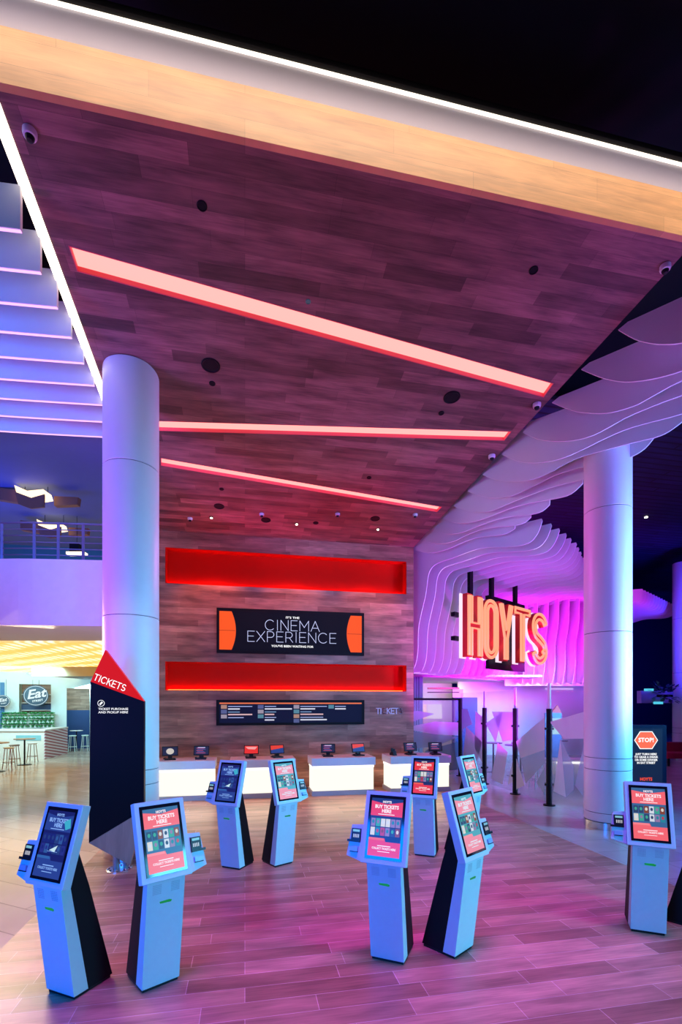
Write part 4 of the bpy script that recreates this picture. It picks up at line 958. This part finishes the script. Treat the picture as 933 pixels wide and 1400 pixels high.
# restaurant wall
rw0 = rot(-15.9, 21.8); rw1 = rot(-10.5, 24.5)
e = Vector((rw1[0]-rw0[0], rw1[1]-rw0[1], 0)); Lw = e.length; e.normalize()
nn = Vector((e.y, -e.x, 0)); wang = math.atan2(e.y, e.x)
def wl(x, out=0.0, z=0.0): return (rw0[0]+e.x*x+nn.x*out, rw0[1]+e.y*x+nn.y*out, z)
mb = MB(); mb.M = frame((rw0[0], rw0[1], 0), e, -nn, (0,0,1))
# front skin with a window and a doorway, built as piers, header and sill
for x0, x1, z0, z1 in ((0,1.15,0,3.8),(2.42,3.06,0,3.8),(4.05,Lw,0,3.8),(1.15,2.42,0,1.9),(1.15,2.42,3.24,3.8),(3.06,4.05,3.08,3.8)):
    mb.box(x0, x1, 0, .12, z0, z1, Mteal)
mb.box(0, Lw, 2.2, 2.3, 0, 3.8, mat('restaurant_inner', (.35,.5,.52), .6)); struct(mb, 'wall_restaurant')
t = thing('wall_shelving', 'wooden wall shelving in the restaurant window behind the round sign', 'shelf', wl(1.18, -.5), wang)
Mb = wood('shelf_board', (0, 2), (.30,.18,.12), (.42,.28,.2), (.1,.06,.04), .8, .16, .004, .6)
MB().box(0,1.24,.30,.34,1.85,3.25,Mb).build('back_board', t)
for z in (2.0, 2.35, 2.75): MB().box(0,1.24,0,.30,z,z+.04,M_white).build('shelf', t)
MB().box(.0,1.24,.05,.28,2.04,2.3,mat('shelf_blue_box', (.03,.08,.18), .4)).build('dark_cabinet', t)
t = thing('door_cladding', 'grey timber boards above dark blue panels in the restaurant doorway', 'wall panel', wl(3.06, -1.95), wang)
MB().box(-.3,1.6,.1,.16,2.0,3.2,Mb).build('board_panel', t); MB().box(-.3,1.6,.05,.12,0,2.0,mat('deep_blue_panel', (.01,.06,.20), .4)).build('blue_panel', t)
o = MB().box(-.16,0,-.02,.02,1.15,3.3,mat('blue_shutter', (.02,.14,.35), .4)).build('window_shutter'); o.location = wl(.6, .06); o.rotation_euler = (0,0,wang); tag(o, 'dark blue shutter at the far left edge of the restaurant wall', 'shutter')
# round signs
def roundsign(x, z, rx, rz_, lb, full):
    t = thing('round_sign', lb, 'sign', wl(x, .6, z), wang)
    mb = MB(); mb.M = frame((0,0,0),(1,0,0),(0,0,1),(0,-1,0)); k = mat('sign_navy', (.012,.04,.07), .4)
    mb.prism([(a*rx, b*rz_) for a, b in arc(0,0,1,1,0,360,36)[:-1]], -.06, 0, k, 'z'); mb.build('disc', t)
    wt = emit('sign_white', (.85,1,1), .9)
    mb = MB(); mb.M = frame((0,-.002,0),(1,0,0),(0,0,1),(0,-1,0)); mb.stroke([(a*rx*.90, b*rz_*.90) for a, b in arc(0,0,1,1,0,360,36)], .018, wt, .003); mb.build('ring', t)
    mb = MB(); mb.M = frame((0,-.002,0),(1,0,0),(0,0,1),(0,-1,0)); mb.M = mb.M @ Matrix.Rotation(.18, 4, 'Z')
    if full: mb.text('Eat', .56, wt, 0, .07, .002, .014, 1.05, shear=.35); mb.text('STREET', .12, wt, .03, -.24, .002, .004, 1.1)
    else: mb.text('Eat', .22, wt, 0, .04, .002, .006, 1.05, shear=.35); mb.text('STREET', .06, wt, .01, -.11, .002, .002, 1.1)
    mb.build('lettering', t)
    for q in (-.12, .12): MB().cyl((q,.03,.0),(q,.03,3.42-z),.006,M_black,6).build('suspension_rod', t)
roundsign(1.87, 2.70, .50, .48, 'large round navy sign reading Eat Street hung before the restaurant window', True)
roundsign(.62, 2.45, .27, .27, 'smaller round navy sign at the far left edge of the photo', False)
# potted plants on a tiered shelf
t = thing('plant_shelf', 'tiered white shelf holding small potted plants on the restaurant counter', 'shelf', wl(1.55, .52, 1.22), wang)
for k in range(3): MB().box(-.98,.98,.12*k-.1,.12*k+.02,0.0,.02+.235*k,M_white).build('tier', t)
Mpl = mat('plant_green', (.06,.42,.14), .6, noise=.5); rr = random.Random(5)
pot = thing('potted_plant', '', 'potted plant', (0,0,0), wang, 'small potted plants on the tiered shelf')
MB().lathe([(.045,0),(.062,.09),(.055,.09),(.05,.075)], (0,0,0), M_white, 12).build('pot', pot, True)
mb = MB(); foliage(mb, (0,0,.12), .09, 60, Mpl, .10, rr); mb.build('foliage', pot)
first = True
tier = ['bottom', 'middle', 'top']
for r_ in range(3):
    for c_ in range(12):
        x = .62 + .165*c_ + (.0 if c_ < 6 else .06)
        lb = f'small green plant in white pot on the {tier[r_]} tier, {ORD[c_]} from the left'
        p = wl(x, .52-.12*r_+.04, 1.22+.02+.235*r_)
        if first: pot.location = p; pot['label'] = lb; first = False
        else: dup(pot, p, wang + rr.uniform(-.5,.5), lb)
# bar counter with striped end
def crot(l, d, z=0): return rot(l, d, z)
t = thing('bar_counter', 'white restaurant bar counter with red and blue striped end panel', 'bar counter', crot(-14.2, 20.3), yaw)
MB().prism([(-1.5,0),(1.73,0),(1.60,.7),(-1.5,.7)],0,1.18,mat('bar_front', (.80,.74,.70), .5), 'z').build('body', t)
MB().prism([(-1.55,-.06),(1.80,-.06),(1.30,2.55),(.75,2.55),(1.1,.75),(-1.55,.75)],1.18,1.24,M_white,'z').build('worktop', t)
MB().box(.55,1.6,-.012,.0,.78,1.0,mat('bar_glass', (.25,.5,.55), .15)).build('glass_inset', t)
Ms2 = tilemat('striped_tile', (.75,.30,.25), (.30,.30,.62), (.85,.8,.85), .5, .05, .014, .35, .0)
mb = MB()
a = Vector(crot(-12.47,20.3)); b = Vector(crot(-12.95,22.83))
inv = Matrix.Rotation(-yaw, 4, 'Z') @ Matrix.Translation(-Vector(crot(-14.2,20.3)))
a2 = inv @ a; b2 = inv @ b
m = bpy.data.materials.new('diagonal_stripes'); m.use_nodes = True; nt = m.node_tree; N = nt.nodes.new; L = nt.links.new
tc = N('ShaderNodeTexCoord'); mp = N('ShaderNodeMapping'); mp.inputs['Rotation'].default_value = (0, .7, 0); L(tc.outputs['Object'], mp.inputs[0]); wv = N('ShaderNodeTexWave'); wv.bands_direction = 'Z'; wv.inputs['Scale'].default_value = 3.2; L(mp.outputs[0], wv.inputs[0])
cr = N('ShaderNodeValToRGB'); cr.color_ramp.elements[0].position = .35; cr.color_ramp.elements[0].color = (.8,.75,.85,1); cr.color_ramp.elements[1].position = .6; cr.color_ramp.elements[1].color = (.42,.10,.16,1); L(wv.outputs[0], cr.inputs[0]); L(cr.outputs[0], nt.nodes['Principled BSDF'].inputs[0])
mb.prism([(1.735,0.0),(1.765,0.0),(1.30,2.5),(1.27,2.5)], 0, 1.18, m, 'z')
mb.build('striped_end_panel', t)
Mwt = wood('table_wood', (0,1), (.45,.3,.2), (.5,.35,.25), (.3,.2,.1), 1, .1, .001, .4)
hightable(crot(-12.05,18.4), 'round bar table in front of the restaurant counter, between two stools', 'restaurant bar tables', Mwt, 1.0, .36)
hightable(crot(-11.75,16.5), 'round bar table cut by the left photo edge', 'restaurant bar tables', Mwt, 1.0, .36)
Mst = mat('stool_leg_bronze', (.40,.28,.22), .35, .5); Msg = mat('stool_seat_grey', (.30,.28,.29), .6); Msw = mat('stool_seat_pale', (.62,.60,.58), .6)
stool(crot(-11.75,17.1), 'bar stool with pale seat, leftmost in front of the restaurant counter', 'restaurant bar stools', Msw, Mst, .78)
stool(crot(-12.30,18.2), 'bar stool with darker grey seat left of the round table', 'restaurant bar stools', Msg, Mst, .78)
stool(crot(-12.20,19.1), 'bar stool with pale seat right of the round table', 'restaurant bar stools', Msw, Mst, .78)
Mcy = mat('cyan_white', (.70,.9,.92), .4)
hightable(crot(-13.25,24.2), 'small bar table inside the restaurant doorway', 'doorway tables', M_white, 1.0, .3)
for l, d, lb in ((-13.0,23.4,'pale metal stool in the restaurant doorway, left'),(-12.55,23.7,'pale metal stool in the restaurant doorway, right'),(-12.6,24.7,'pale metal stool in the restaurant doorway, behind the pair')): stool(crot(l, d), lb, 'doorway stools', Mcy, Mcy, .8)
area('restaurant_light', crot(-13.0, 18.6, 3.3), crot(-13.5, 22.0, 1.2), (0.35, 0.85, 1.0), 230, 4, 1)
area('restaurant_doorway_light', crot(-12.6, 23.6, 3.3), crot(-12.8, 25.5, 1.0), (0.5, 0.9, 1.0), 90, 1, 1)
area('tile_warm_light', (-4.8, 10.6, 3.78), (-3.6, 6.0, 0.0), (1.0, 0.72, 0.48), 150, 2, 1, 120)
area('candy_light', rot(4.3, 21.5, 3.25), rot(4.3, 23.0, 0.0), (1.0, 0.9, 0.8), 60, 2, 1)
for i, (x, y, z, tx, ty, tz, p) in enumerate(((7.6,11.6,5.6,7.3,10.6,6.8,28),(6.2,12.9,5.4,6.0,12.2,6.6,24),(5.9,13.7,5.2,5.8,13.1,6.4,18),(6.9,13.2,5.2,6.8,12.6,6.5,16))):
    spot('rib_highlight', (x, y, z), (tx, ty, tz), (1.0, .95, .95), p*1.6, 32, .5)
